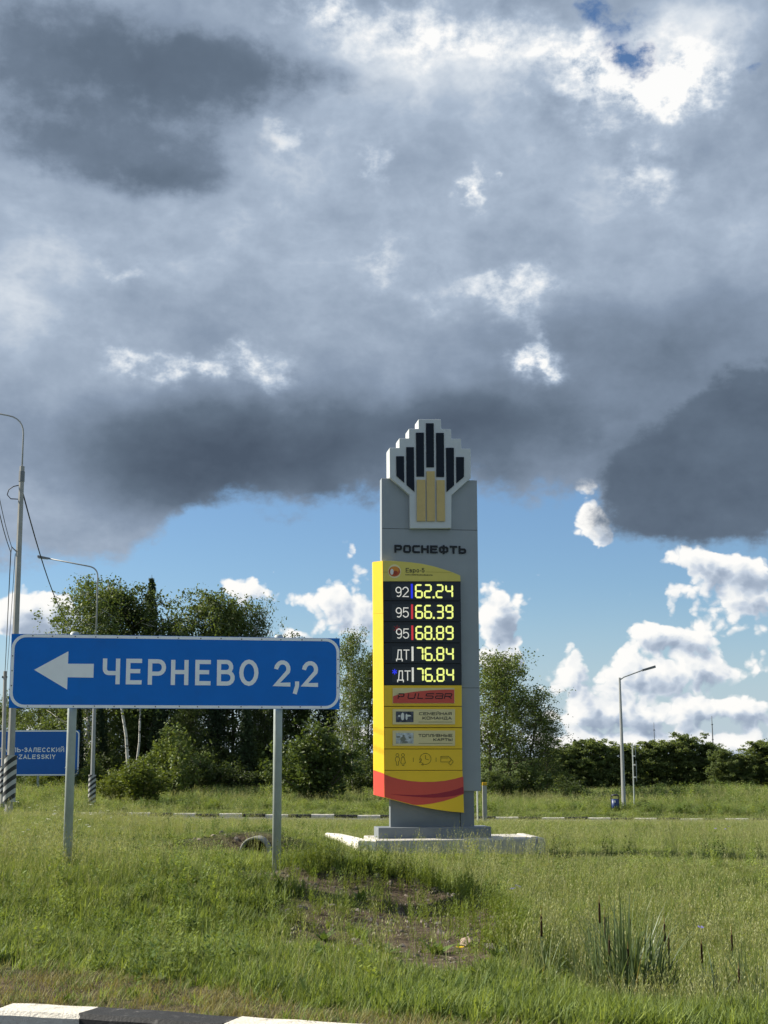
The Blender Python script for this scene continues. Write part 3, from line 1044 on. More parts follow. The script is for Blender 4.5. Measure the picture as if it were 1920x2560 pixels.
# service panels below the displays
ps = [(70, 337), (346, 613), (622, 890), (898, 1167)]
panels = []
for (ya, yb) in ps:
    k0, k1 = 207 + (ya - 70) * .008, 207 + (yb - 70) * .008
    panels.append(pp('service_panel', [Y(c3, k0, ya), Y(c3, k0 + 1008, ya), Y(c3, k1 + 1008, yb), Y(c3, k1, yb)], FY, -.003, M_YEL, bevel=.004))
# dark gaps behind the panels
g0, g1 = Y(c3, 215, 1700), Y(c3, 1235, 60)
MB().prism([Y(c3, 214, 66, -.03), Y(c3, 1210, 66, -.03), Y(c3, 1230, 1500, -.03), Y(c3, 222, 1500, -.03)], FY + .03, -.004).build('panel_backing', M_SEAM, pylon)


def quad(c, x0, y0, x1, y1, o):
    return [Y(c, x0, y0, o), Y(c, x1, y0, o), Y(c, x1, y1, o), Y(c, x0, y1, o)]


# first plaque: red with pale sweep
p0 = panels[0]
pl = pp('plaque', quad(c3, 320, 103, 1122, 303, .02), FY - .02, FY - .0005, M_CREAM, p0, bevel=.003)
sw = [Y(c3, *q, .024) for q in ((325, 210), (420, 180), (600, 152), (800, 133), (1000, 124), (1118, 124), (1118, 299), (325, 299))]
pp('plaque_sweep', sw, FY - .024, FY - .0205, M_RED, pl)
for k, ch in enumerate(('P', 'wU', 'L', 'wS', 'wa', 'wR')):
    xa = (385, 512, 640, 740, 868, 985)[k]
    xb = (462, 608, 712, 845, 968, 1082)[k]
    a, b = Y(c3, xa, 244, .028), Y(c3, xb, 172, .028)
    glyph(ch if ch != 'P' else 'wР', a[0], a[1], b[0], b[1], .016, FY - .028, .0035, .22).build('letter', M_INK, pl)
st = MB()
cx, cz = Y(c3, 388, 176, .032)
for an, L in ((40, .07), (135, .08), (-35, .04)):
    dx, dz = L * math.cos(R(an)), L * math.sin(R(an))
    st.stroke([(cx - dx * .8, cz - dz * .8), (cx, cz), (cx + dx * .3, cz + dz * .3)], .0035, FY - .031 - an * 1e-6, .003)
st.build('star_mark', M_CREAM, pl)
# second and third plaques: picture and two lines of lettering
M_PICD = mat('picture_dark', (.02, .025, .04), .4, .4, .9, 18, color2=(.10, .10, .13), patch=14.0)
M_PICL = mat('picture_light', (.55, .57, .60), .4, .4, .5, 18, color2=(.32, .33, .30), patch=12.0)
for pi, (yt, yb, l1, l2, pm, y1a, y1b, y2a, y2b, x1, x2) in enumerate(((378, 575, 'СЕМЕЙНАЯ', 'КОМАНДА', M_PICD, 418, 455, 475, 512, 664, 706), (655, 852, 'ТОПЛИВНЫЕ', 'КАРТЫ', M_PICL, 700, 738, 755, 790, 654, 848))):
    par = panels[pi + 1]
    pl = pp('plaque', quad(c3, 320, yt, 1128, yb, .02), FY - .02, FY - .0005, M_CREAM, par, bevel=.003)
    pic = pp('picture', quad(c3, 362, yt + 30, 590, yb - 28, .024), FY - .024, FY - .0205, pm, pl)
    figc = M_WHITE if pi == 0 else mat('picture_figure', (.20, .20, .16), .5)
    for (cx, cy, rx, ry) in ((448, yt + 95, 22, 50), (405, yt + 88, 15, 13), (500, yt + 100, 14, 42), (525, yt + 85, 34, 12)) if pi == 0 else ((455, yt + 110, 36, 30), (462, yt + 70, 14, 18), (395, yt + 82, 28, 12), (545, yt + 92, 16, 13), (480, yt + 150, 40, 14)):
        pp('picture_figure', ell(c3, cx, cy, rx, ry, .026 + .0007 * (cx % 7), 14), FY - .0265 - .0004 * (cx % 7), FY - .0245, figc, pic)
    for (txt, xx, za, zb2) in ((l1, x1, y1a, y1b), (l2, x2, y2a, y2b)):
        a, b = Y(c3, xx, zb2, .023), Y(c3, 1084 + pi * 10, za, .023)
        for b3 in word(txt, a[0], a[1], b[0], b[1], .0095, FY - .0235, .003, gap=.18, wide=True):
            b3.build('letter', M_INK, pl)
    pp('underline', quad(c3, 655, yb - 34, 1095, yb - 27, .023), FY - .0225, FY - .0205, mat('underline_tan', (.30, .24, .10)), pl)
# icon strip
pi4 = panels[3]
M_ICON = mat('icon_brown', (.12, .085, .008), .5)


def icon(name, polys, w=.008):
    b = MB()
    for i, (pts, closed) in enumerate(polys):
        b.stroke([Y(c3, x, y, .004) for x, y in pts], w, FY - .0035 - .0003 * i, .003, closed)
    return b.build(name, M_ICON, pi4)


def circ(cx, cy, r, n=18, a0=0, a1=None):
    if a1 is None:
        return [(cx + r * math.cos(R(360 * i / n)), cy + r * math.sin(R(360 * i / n))) for i in range(n)]
    return [(cx + r * math.cos(R(a0 + (a1 - a0) * i / n)), cy + r * math.sin(R(a0 + (a1 - a0) * i / n))) for i in range(n + 1)]


icon('icon_man', [(circ(381, 973, 19), True), ([(356, 1012), (366, 1000), (398, 1000), (408, 1012), (408, 1046), (396, 1056), (394, 1105), (370, 1105), (367, 1056), (355, 1046)], True)])
icon('icon_woman', [(circ(453, 973, 19), True), ([(436, 1004), (470, 1004), (486, 1076), (468, 1078), (464, 1108), (444, 1108), (440, 1078), (424, 1076)], True)])
icon('icon_clock', [(circ(745, 1022, 72, 20, -220, 110), False), ([(745, 975), (745, 1022), (790, 1036)], False), ([(665, 1030), (680, 1018), (696, 1026), (692, 1044), (664, 1068), (700, 1068)], False), ([(712, 1108), (712, 1074), (692, 1098), (722, 1098)], False)])
icon('icon_card', [([(944, 990), (1040, 990), (1062, 1008), (1080, 1030), (1060, 1062), (944, 1062)], True), ([(944, 1010), (1040, 1010)], False), ([(1060, 1012), (1090, 1040), (1105, 1062), (1070, 1102), (1046, 1078), (1064, 1050)], False)])
icon('divider', [([(588, 1005), (588, 1062)], False)])
icon('divider', [([(883, 1005), (883, 1062)], False)])
# lower panel with the waves
low_panel = [Y(c3, 215, 1174), Y(c3, 1225, 1174), Y(c3, 1246, 1720), Y(c3, 1100, 1708), Y(c3, 900, 1682), Y(c3, 700, 1646), Y(c3, 500, 1600), Y(c3, 300, 1548), Y(c3, 212, 1524)]
lp = pp('lower_panel', low_panel, FY, -.003, M_YEL, bevel=.003)
pp('red_wave', [Y(c3, *q, .003) for q in ((214, 1222), (300, 1255), (420, 1288), (560, 1311), (700, 1321), (850, 1320), (1000, 1306), (1120, 1282), (1234, 1250),
                                       (1242, 1476), (1120, 1527), (980, 1570), (840, 1600), (720, 1616), (620, 1620), (585, 1615), (500, 1594), (300, 1542), (217, 1519))], FY - .003, FY - .0005, M_RED, lp)
pp('dark_wave', [Y(c3, *q, .006) for q in ((290, 1480), (450, 1488), (600, 1492), (750, 1487), (900, 1472), (1050, 1443), (1150, 1415), (1237, 1382), (1240, 1470), (1120, 1502), (980, 1519), (850, 1524), (700, 1520), (550, 1508), (420, 1496))], FY - .006, FY - .0035, M_DRED, lp)
# bent wing along the left edge, wrapped back behind the body
wt0, wt1 = Y(c2, 189, 62), P(c2, 64, 76, .02)
wy = .13


def wing(name, ya_f, ya_b, yb_f, yb_b, c, x_f, x_b, material):
    f0, f1 = Y(c, x_f[0], ya_f), Y(c, x_f[1], yb_f)
    b0, b1 = P(c, x_b[0], ya_b, wy), P(c, x_b[1], yb_b, wy)
    t = .02
    vs = [(f0[0], FY, f0[1]), (f1[0], FY, f1[1]), (b1[0], wy, b1[1]), (b0[0], wy, b0[1])]
    vs += [(b0[0] + .01, wy + .2, b0[1]), (b1[0] + .01, wy + .2, b1[1]), (f0[0] - .004, wy + .2, f0[1]), (f1[0] - .004, wy + .2, f1[1])]
    o = MB().add(vs, [(0, 1, 2, 3), (3, 2, 5, 4), (4, 5, 7, 6), (0, 3, 4, 6), (1, 7, 5, 2), (0, 6, 7, 1)]).build(name, material, pylon)
    return o


wing('side_wing', 62, 76, 742, 744, c2, (189, 196), (64, 72), M_YEL)
wing('side_wing', -862, -862, 1214, 1170, c3, (196, 210), (72, 80), M_YEL)
wing('side_wing', 1216, 1172, 1522, 1490, c3, (210, 213), (80, 82), mat('pylon_red_wing', (.62, .075, .05), .4, .4, .05, 3))

# ------------------------------------------------------------------ blue directional sign
M_BLUE = mat('sign_blue_film', (.002, .165, .60), .4, .25, .07, 3, dirt=((.01, .13, .45), 1.6, .52, .5))
M_WFILM = mat('sign_white_film', (.92, .92, .91), .45, .4, .05, 7)
M_GALV = mat('galvanised_steel', (.36, .40, .38), .5, .4, .15, 7, dirt=((.24, .25, .22), 5, .6, .5))
M_ALU = mat('sign_back', (.25, .26, .27), .5, .4)
M_RIV = mat('rivet', (.12, .12, .12), .5, .4)
SA = R(12.0)
so = at(436, 2168, 17.0)
SF = Frame((so.x, so.y, so.z), SA)
sign = empty('direction_sign', SF.o, 'large blue direction sign with white left arrow on two round posts', 'road sign', SA)


def c5(x, y): return (.27730 * x, 1560 + .27730 * y)
def c7(x, y): return (440 + .28930 * x, 1560 + .28930 * y)


def Q(c, x, y, o=0.0): return SF.uv(*c(x, y), -o)


def full(x, y): return (x, y)


TL, TR, BL, BR = SF.uv(29, 1583), SF.uv(850, 1597), SF.uv(22, 1767), SF.uv(848, 1776)
X0, X1 = (TL[0] + BL[0]) / 2, (TR[0] + BR[0]) / 2
Z0, Z1 = (BL[1] + BR[1]) / 2, (TL[1] + TR[1]) / 2
MB().box(X0, X1, 0, .012, Z0, Z1).build('panel', M_BLUE, sign)
MB().box(X0 + .02, X1 - .02, .012, .045, Z0 + .15, Z0 + .19).box(X0 + .02, X1 - .02, .012, .045, Z1 - .19, Z1 - .15).build('rail', M_ALU, sign)
bw, rr = .034, .15


def rounded(x0, x1, z0, z1, r, n=7):
    out = []
    for cx, cz, a in ((x1 - r, z1 - r, 0), (x0 + r, z1 - r, 90), (x0 + r, z0 + r, 180), (x1 - r, z0 + r, 270)):
        out += [(cx + r * math.cos(R(a + 90 * i / n)), cz + r * math.sin(R(a + 90 * i / n))) for i in range(n + 1)]
    return out


MB().stroke(rounded(X0 + bw / 2 + .004, X1 - bw / 2 - .004, Z0 + bw / 2 + .004, Z1 - bw / 2 - .004, rr), bw, -.002, .0018, True).build('border', M_WFILM, sign)
rv = MB().tube([(0, .0, 0), (0, -.006, 0)], .0075, 8).mesh('rivet', M_RIV)
for i in range(15):
    xx = X0 + .22 + (X1 - X0 - .44) * i / 14
    for zz in (Z0 + bw / 2 + .006, Z1 - bw / 2 - .006):
        link('rivet', rv, sign, (xx + random.uniform(-.02, .02), 0, zz + random.uniform(-.004, .004)))
for zz in (.3, .5, .7):
    for xx in (X0 + bw / 2 + .004, X1 - bw / 2 - .004):
        link('rivet', rv, sign, (xx, 0, Z0 + (Z1 - Z0) * zz))
ar = [Q(c5, *q, .002) for q in ((308, 413), (617, 246), (613, 358), (846, 359), (842, 484), (609, 480), (605, 591))]
MB().prism(ar, -.002, -.0002).build('arrow', M_WFILM, sign)
LW = .049
for ch, xa, xb, ya, yb, c in (('Ч', 922, 1085, 312, 542, c5), ('Е', 1133, 1282, 314, 544, c5), ('Р', 1331, 1499, 318, 547, c5), ('Н', -46, 110, 311, 527, c7),
                             ('Е', 164, 302, 311, 529, c7), ('В', 352, 510, 311, 532, c7), ('О', 545, 714, 308, 534, c7), ('2', 850, 990, 314, 540, c7), (',', 1013, 1064, 496, 577, c7), ('2', 1092, 1228, 321, 543, c7)):
    a, b = Q(c, xa, yb, .002), Q(c, xb, ya, .002)
    glyph(ch, a[0], a[1], b[0], b[1], LW, -.002, .0015).build('letter', M_WFILM, sign)
for (xt, yt2, xb, yb) in ((190, 1600, 148, 2165), (694, 1600, 691, 2190)):
    pt, pbm = SF.uv(xt - 6, yt2, .085), SF.uv(xb + 2, yb, .085)
    xm = SF.uv((xt + xb) / 2 + 8 if xt < 300 else 694, 1880, .085)[0]
    wx = SF.M @ Vector((xm, .085, 0))
    zg = gz(wx.x, wx.y) - SF.o.z
    pst = MB().tube([(xm, .085, zg - .3), (xm, .085, Z1 + .02), (xm, .085, Z1 + .04)], [.052, .052, .035], 20).build('post', M_GALV, sign, True)
    for zc in (Z0 + .17, Z1 - .17):
        MB().box(xm - .07, xm + .07, .045, .06, zc - .02, zc + .02).build('clamp', M_ALU, sign)

# ------------------------------------------------------------------ far blue destination sign
M_BLUE2 = mat('far_sign_blue_film', (.004, .115, .46), .4, .4, .05, 3)
DF_D = 86.0
do = at(60, 2003, DF_D)
DF = Frame((do.x, do.y, do.z), R(3))
ds = empty('destination_sign', DF.o, 'wide blue town name sign half hidden behind the striped lamp post', 'road sign', R(3))


def c8(x, y): return (.15670 * x, 1780 + .15670 * y)


def D(x, y, o=0.0): return DF.uv(*c8(x, y), -o)


d0, d1 = D(-620, 1022), D(1275, 288)
MB().box(d0[0], d1[0], 0, .03, d0[1], d1[1]).build('panel', M_BLUE2, ds)
MB().stroke(rounded(d0[0] + .05, d1[0] - .05, d0[1] + .05, d1[1] - .05, .22, 5), .07, -.004, .003, True).build('border', M_WFILM, ds)
for txt, xa, xb, ya, yb in (('ПЕРЕСЛАВЛЬ-ЗАЛЕССКИЙ', -385, 1025, 566, 642), ('PERESLAVL-ZALESSKIY', -385, 885, 677, 752)):
    a, b = D(xa, yb, .004), D(xb, ya, .004)
    for k in word(txt, a[0], a[1], b[0], b[1], .045, -.004, .003, gap=.28):
        k.build('letter', M_WFILM, ds)
a, b = D(1035, 912, .004), D(1085, 838, .004)
glyph('4', a[0], a[1], b[0], b[1], .045, -.004, .003).build('digit', M_WFILM, ds)
for xx in (-330, 605, 1216):
    p = D(xx, 1100, -.1)
    w = DF.M @ Vector((p[0], .1, 0))
    zg = gz(w.x, w.y) - DF.o.z
    MB().box(p[0] - .06, p[0] + .06, .04, .16, zg - .3, d1[1] - .2).build('post', M_GALV, ds)
a, b = D(560, 1440, -.1), D(1240, 1418, -.1)
MB().box(a[0], b[0], -.15, .4, a[1] - .35, b[1]).build('footing', M_CONC, ds)

# ------------------------------------------------------------------ lamps, poles, wires
M_POLE = mat('lamp_steel', (.30, .31, .31), .5, .4, .12, 4)
M_PCONC = mat('pole_concrete', (.34, .335, .32), .85, .2, .15, 4, dirt=((.2, .2, .18), 3, .6, .4))
M_HEAD = mat('lamp_head_grey', (.16, .17, .18), .5, .4)
M_LENS = mat('lamp_lens', (.55, .55, .52), .25, .5)
M_CABLE = mat('cable_black', (.02, .02, .022), .6, .3)


def stripe_material():
    mt = bpy.data.materials.new('hazard_stripes')
    mt.use_nodes = True
    nd, lk = mt.node_tree.nodes, mt.node_tree.links
    b = nd['Principled BSDF']
    b.inputs['Roughness'].default_value = .5
    tc = nd.new('ShaderNodeTexCoord')
    sp = nd.new('ShaderNodeSeparateXYZ')
    lk.new(tc.outputs['Object'], sp.inputs[0])
    a = nd.new('ShaderNodeMath')
    a.operation = 'MULTIPLY_ADD'
    lk.new(sp.outputs[0], a.inputs[0])
    a.inputs[1].default_value = -.78
    lk.new(sp.outputs[2], a.inputs[2])
    s = nd.new('ShaderNodeMath')
    s.operation = 'MULTIPLY'
    lk.new(a.outputs[0], s.inputs[0])
    s.inputs[1].default_value = 2 * math.pi / .245
    t = nd.new('ShaderNodeMath')
    t.operation = 'SINE'
    lk.new(s.outputs[0], t.inputs[0])
    r = nd.new('ShaderNodeMapRange')
    lk.new(t.outputs[0], r.inputs[0])
    r.inputs[1].default_value, r.inputs[2].default_value = -.06, .06
    mx = nd.new('ShaderNodeMix')
    mx.data_type = 'RGBA'
    lk.new(r.outputs[0], mx.inputs[0])
    mx.inputs[6].default_value = (.012, .013, .015, 1)
    mx.inputs[7].default_value = (.40, .40, .39, 1)
    lk.new(mx.outputs[2], b.inputs['Base Color'])
    return mt


M_STRIPE = stripe_material()


def base_of(px, depth, py=2020):
    p = at(px, py, depth)
    return Vector((p.x, depth, gz(p.x, depth)))


def street_lamp(px, depth, top_px, arm_px, r0, label, lean=0.0, sleeve=None, mat_pole=None, head=True, r1=None, split=None):
    """octagonal tapered pole with a bent tube bracket; positions of the bend and the arm's end come from the photograph"""
    b = base_of(px, depth)
    t = empty('street_lamp', b, label, 'street lamp', 0, 'street lamps')
    tp = at(*top_px, depth) - b
    ae = at(*arm_px, depth) - b
    bend = .45
    sp = Vector((tp.x * split, 0, tp.z * split))
    MB().tube([(0, 0, -.4), sp * .5, sp], [r0, r0 * .82, r0 * .64], 8).build('pole', mat_pole or M_POLE, t)
    pts = [sp * .96, Vector((tp.x, 0, tp.z - bend))]
    dirv = Vector((ae.x - tp.x, 0, ae.z - tp.z)).normalized()
    c = Vector((tp.x, 0, tp.z))
    s0 = pts[-1]
    e0 = c + dirv * bend
    for i in range(1, 7):
        u = i / 6
        pts.append(s0 * (1 - u) ** 2 + c * 2 * u * (1 - u) + e0 * u * u)
    pts.append(Vector((ae.x, 0, ae.z)))
    MB().tube(pts, [r1 * 1.15] + [r1] * (len(pts) - 1), 10).build('bracket', mat_pole or M_POLE, t, True)
    MB().tube([sp * .955, sp * .985], r0 * .78, 8).build('collar', M_HEAD, t)
    if head:
        e = Vector((ae.x, 0, ae.z))
        hd = MB().add([(e.x + dirv.x * s * .62 + 0, yy, e.z + dirv.z * s * .62 + zz) for s, yy, zz in
                      ((0, -.08, -.03), (0, .08, -.03), (1, -.13, -.06), (1, .13, -.06), (0, -.06, .05), (0, .06, .05), (1, -.09, .06), (1, .09, .06))],
                     [(0, 1, 3, 2), (4, 6, 7, 5), (0, 4, 5, 1), (2, 3, 7, 6), (0, 2, 6, 4), (1, 5, 7, 3)])
        h = hd.build('lamp_head', M_HEAD, t, bevel=.02)
        MB().add([(e.x + dirv.x * s * .62, yy, e.z + dirv.z * s * .62 - .055 - .03 * s + .0) for s, yy in ((.15, -.07), (.15, .07), (.95, -.11), (.95, .11))], [(0, 1, 3, 2)]).build('lens', M_LENS, h)
    if sleeve:
        z0 = (at(px, sleeve[1], depth) - b).z
        z1 = (at(px, sleeve[0], depth) - b).z
        k = sp.x / sp.z
        pr = [(math.cos(R(a)) * r0 * 1.5, math.sin(R(a)) * r0 * 1.5) for a in range(-165, 181, 15)]
        sl = MB()
        n = len(pr)
        sl.add([(x + k * (zz + (z0 + z1) / 2 - (z0 + z1) / 2), y, zz) for zz in (-(z1 - z0) / 2, (z1 - z0) / 2) for x, y in pr], [(i, (i + 1) % n, n + (i + 1) % n, n + i) for i in range(n)] + [tuple(range(n - 1, -1, -1)), tuple(range(n, 2 * n))])
        o = sl.build('striped_sleeve', M_STRIPE, t)
        o.location = (k * (z0 + z1) / 2, 0, (z0 + z1) / 2)
    return t


L1D = 38.5
lamp1 = street_lamp(22, L1D, (60, 1046), (-70, 1022), .108, 'tall grey street lamp behind the left end of the blue arrow sign', sleeve=(1888, 2005), split=.875, r1=.02, mat_pole=M_PCONC)
L2D = 70.0
lamp2 = street_lamp(229, L2D, (245, 1420), (125, 1397), .12, 'farther street lamp with striped foot rising above the arrow sign', sleeve=(1937, 2008), split=.62, r1=.035)
b1 = lamp1.location
lp_ = [at(*p, L1D - .02) - b1 for p in ((50, 1256), (48, 1248), (27, 1247), (18, 1237), (22, 1224), (34, 1216), (48, 1213))]
MB().tube([(p.x, -.02, p.z) for p in lp_], .014, 6).build('cable_loop', M_CABLE, lamp1, True)
# right-hand lamp with a raked arm
b = base_of(1560, 70)
lamp3 = empty('street_lamp', b, 'slim street lamp with a raked arm beside the blue litter bin', 'street lamp', 0, 'street lamps')
tp = at(1549, 1694, 70) - b
MB().tube([(0, 0, -.4), (tp.x * .5, 0, tp.z * .5), (tp.x, 0, tp.z)], [.105, .078, .05], 8).build('pole', M_POLE, lamp3)
e0, e1 = at(1605, 1676, 70) - b, at(1638, 1667, 70) - b
MB().tube([(tp.x, 0, tp.z - .12), (tp.x + .2, 0, tp.z + .02), (e0.x, 0, e0.z)], .032, 8).build('bracket', M_POLE, lamp3)
dx = Vector((e1.x - e0.x, 0, e1.z - e0.z))
nn = Vector((-dx.z, 0, dx.x)).normalized()
hb = MB()
A, B2 = Vector((e0.x, 0, e0.z)), Vector((e1.x, 0, e1.z))
hb.add([A + nn * .05 + Vector((0, -.1, 0)), A + nn * .05 + Vector((0, .1, 0)), B2 + nn * .07 + Vector((0, -.16, 0)), B2 + nn * .07 + Vector((0, .16, 0)),
        A - nn * .05 + Vector((0, -.1, 0)), A - nn * .05 + Vector((0, .1, 0)), B2 - nn * .05 + Vector((0, -.16, 0)), B2 - nn * .05 + Vector((0, .16, 0))],
       [(0, 2, 3, 1), (4, 5, 7, 6), (0, 1, 5, 4), (2, 6, 7, 3), (0, 4, 6, 2), (1, 3, 7, 5)])
hd = hb.build('lamp_head', M_HEAD, lamp3, bevel=.015)
hb = MB().add([A - nn * .054 + dx * .12 + Vector((0, -.09, 0)), A - nn * .054 + dx * .12 + Vector((0, .09, 0)), A - nn * .054 + dx * .92 + Vector((0, .14, 0)), A - nn * .054 + dx * .92 + Vector((0, -.14, 0))], [(0, 1, 2, 3)])
hb.build('lens', M_LENS, hd)

# utility pole at the left edge
UD = 67.0
b = base_of(6, UD)
up = empty('utility_pole', b, 'concrete utility pole with striped foot at the left edge', 'utility pole')
tp = at(13, 1678, UD) - b
MB().tube([(0, 0, -.4), (tp.x * .5, 0, tp.z * .5), (tp.x, 0, tp.z)], [.115, .1, .085], 8).build('pole', M_PCONC, up)
MB().box(tp.x - .13, tp.x + .10, -.05, .05, tp.z - .32, tp.z - .22).build('clamp', M_HEAD, up)
z0, z1 = (at(6, 1982, UD) - b).z, (at(6, 1915, UD) - b).z
pr = [(math.cos(R(a)) * .165, math.sin(R(a)) * .165) for a in range(0, 360, 15)]
n = len(pr)
o = MB().add([(x, y, zz) for zz in (-(z1 - z0) / 2, (z1 - z0) / 2) for x, y in pr], [(i, (i + 1) % n, n + (i + 1) % n, n + i) for i in range(n)]).build('striped_sleeve', M_STRIPE, up)
o.location = (tp.x * .1, 0, (z0 + z1) / 2)
# bracket on the near lamp where the wires are held
bk = [at(*p, L1D) - b1 for p in ((46, 1384), (30, 1368), (27, 1380))]
MB().tube([(p.x, 0, p.z) for p in bk], .018, 6).build('wire_bracket', M_HEAD, lamp1)


def cable(name, label, p0, p1, sag, r, n=18):
    pts = []
    for i in range(n + 1):
        u = i / n
        p = p0.lerp(p1, u)
        p.z -= sag * 4 * u * (1 - u)
        pts.append(p)
    o0 = pts[0].copy()
    o = MB().tube([p - o0 for p in pts], r, 6).build(name, M_CABLE, None, True)
    o.location = o0
    return tag(o, label, 'cable', 'overhead cables')


cable('overhead_cable', 'cable running from the near lamp down behind the trees', at(57, 1232, L1D), at(192, 1560, 96), 1.1, .02)
cable('overhead_cable', 'upper cable coming in from the left edge to the near lamp', at(-40, 1020, 27), at(30, 1370, L1D), .25, .009)
cable('overhead_cable', 'lower cable coming in from the left edge to the near lamp', at(-40, 1075, 27), at(27, 1380, L1D), .25, .011)
cable('overhead_cable', 'left cable dropping from the near lamp to the utility pole', at(27, 1380, L1D), at(12, 1690, UD), .35, .014)
cable('overhead_cable', 'right cable dropping from the near lamp to the utility pole', at(38, 1384, L1D), at(16, 1700, UD), .25, .009)

# traffic sign seen edge-on
b = base_of(1586, 71)
ts = empty('traffic_sign', b, 'road sign seen edge-on beside the slim street lamp', 'road sign')
zt = (at(1586, 1859, 71) - b).z
MB().tube([(0, 0, -.3), (0, 0, zt)], .032, 8).build('post', M_GALV, ts)
ca, sa = math.cos(R(78)), math.sin(R(78))


def plate(pts, name, off):
    f = [(x * ca + off, x * sa, z) for x, z in pts]
    g2 = [(p[0] + .02, p[1] - .004, p[2]) for p in f]
    n = len(f)
    MB().add(f + g2, [tuple(range(n)), tuple(range(2 * n - 1, n - 1, -1))] + [(i, i + n, (i + 1) % n + n, (i + 1) % n) for i in range(n)]).build(name, M_ALU, ts)


zz = lambda y: (at(1586, y, 71) - b).z
plate([(-.38, zz(1864)), (.38, zz(1864)), (.05, zz(1896)), (-.05, zz(1896))], 'triangle_plate', .12)
plate([(-.2, zz(1902)), (.2, zz(1902)), (.2, zz(1954)), (-.2, zz(1954))], 'rectangle_plate', .14)
for y in (1890, 1912, 1943):
    MB().box(-.02, .13, -.03, .03, zz(y) - .03, zz(y) + .03).build('bracket', M_WFILM, ts)

# litter bin
b = base_of(1538, 69)
bn = empty('litter_bin', b, 'small dark blue litter bin with a hood beside the lamp', 'litter bin')
M_BIN = mat('bin_blue', (.012, .035, .13), .45, .4, .1, 6)
M_BINF = mat('bin_frame', (.02, .021, .023), .5, .4)
s = 69 / F_PX
h = 42 * s
ring = [(math.cos(R(a)), math.sin(R(a))) for a in range(0, 360, 20)]


def lathe(prof, material, name, parent, loc=(0, 0, 0)):
    n = len(ring)
    vs = [(x * r, y * r, z) for r, z in prof for x, y in ring]
    fs = [(k * n + i, k * n + (i + 1) % n, (k + 1) * n + (i + 1) % n, (k + 1) * n + i) for k in range(len(prof) - 1) for i in range(n)]
    return MB().add(vs, fs).build(name, material, parent, True, loc=loc)


lathe([(.0, .13), (.155, .13), (.17, .2), (.17, h * .70), (.155, h * .70), (.15, .2)], M_BIN, 'bucket', bn)
lathe([(.0, h * 1.0), (.1, h * .985), (.17, h * .94), (.185, h * .88), (.17, h * .88), (.1, h * .93)], M_BINF, 'hood', bn)
for sx in (-1, 1):
    MB().tube([(sx * .19, 0, -.1), (sx * .185, 0, h * .5), (sx * .18, 0, h * .9)], .022, 6).build('leg', M_BINF, bn)
MB().box(-.06, .0, -.185, -.171, h * .5, h * .62).build('sticker', M_WHITE, bn)

# posts beside the pylon
b = base_of(1212, 52)
mp = empty('marker_post', b, 'grey concrete marker post with a yellow cap right of the pylon', 'marker post')
h = (at(1212, 1956, 52) - b).z
MB().box(-.075, .075, -.07, .07, -.3, h - .11).build('shaft', M_PCONC, mp, bevel=.01)
MB().box(-.08, .08, -.075, .075, h - .108, h).build('cap', mat('cap_yellow', (.55, .33, .02), .6, .3, .15, 8), mp, bevel=.01)
b = base_of(1194, 50)
wp = empty('white_stake', b, 'thin white stake close to the right side of the pylon', 'stake')
h = (at(1194, 1962, 50) - b).z
MB().tube([(0, 0, -.3), (0, 0, h)], .028, 8).build('shaft', mat('stake_white', (.6, .6, .56), .6, .3, .1, 9), wp)

# radio masts
M_MAST = mat('mast_steel', (.16, .17, .19), .6, .3)
for px, ptop, r, lab in ((1637, 1806, .10, 'thin radio mast on the horizon, the left one of two'), (1783, 1790, .15, 'thin radio mast on the horizon, the taller right one of two')):
    p = at(px, 1880, 420)
    z = gz(p.x, 420)
    ms = empty('radio_mast', (p.x, 420, z), lab, 'mast', 0, 'radio masts')
    ht = at(px, ptop, 420).z - z
    MB().tube([(0, 0, -1), (0, 0, ht * .8), (0, 0, ht)], [r * 1.6, r * 1.1, r * .5], 6).build('shaft', M_MAST, ms)
    for fz in (.6, .85):
        MB().box(-.25, .25, -.25, .25, ht * fz, ht * fz + .25).build('antenna', M_MAST, ms)

# culvert pipe
cp = at(637, 2136, 25.0)
pipe = empty('culvert_pipe', (cp.x, 24.85, cp.z + .04), 'round concrete culvert pipe end in the ditch behind the right sign post', 'culvert', R(-4))
ro_, ri_ = .255, .215
sg = 28
vs, fs = [], []
for k, (rad, yy) in enumerate(((ro_, 1.3), (ro_, .02), (ro_ - .012, 0), (ri_ + .01, 0), (ri_, .02), (ri_, 1.3))):
    vs += [(rad * math.cos(2 * math.pi * i / sg), yy, rad * math.sin(2 * math.pi * i / sg)) for i in range(sg)]
for k in range(5):
    fs += [(k * sg + i, k * sg + (i + 1) % sg, (k + 1) * sg + (i + 1) % sg, (k + 1) * sg + i) for i in range(sg)]
MB().add(vs, fs).build('barrel', mat('pipe_concrete', (.23, .23, .21), .85, .2, .2, 7, .4, 30), pipe, True)
MB().add([(ri_ * math.cos(2 * math.pi * i / sg), 1.25, ri_ * math.sin(2 * math.pi * i / sg)) for i in range(sg)], [tuple(range(sg))]).build('shade_disc', mat('pipe_dark', (.01, .01, .01), .9), pipe)  # near-black disc stands in for the shade deep inside the pipe

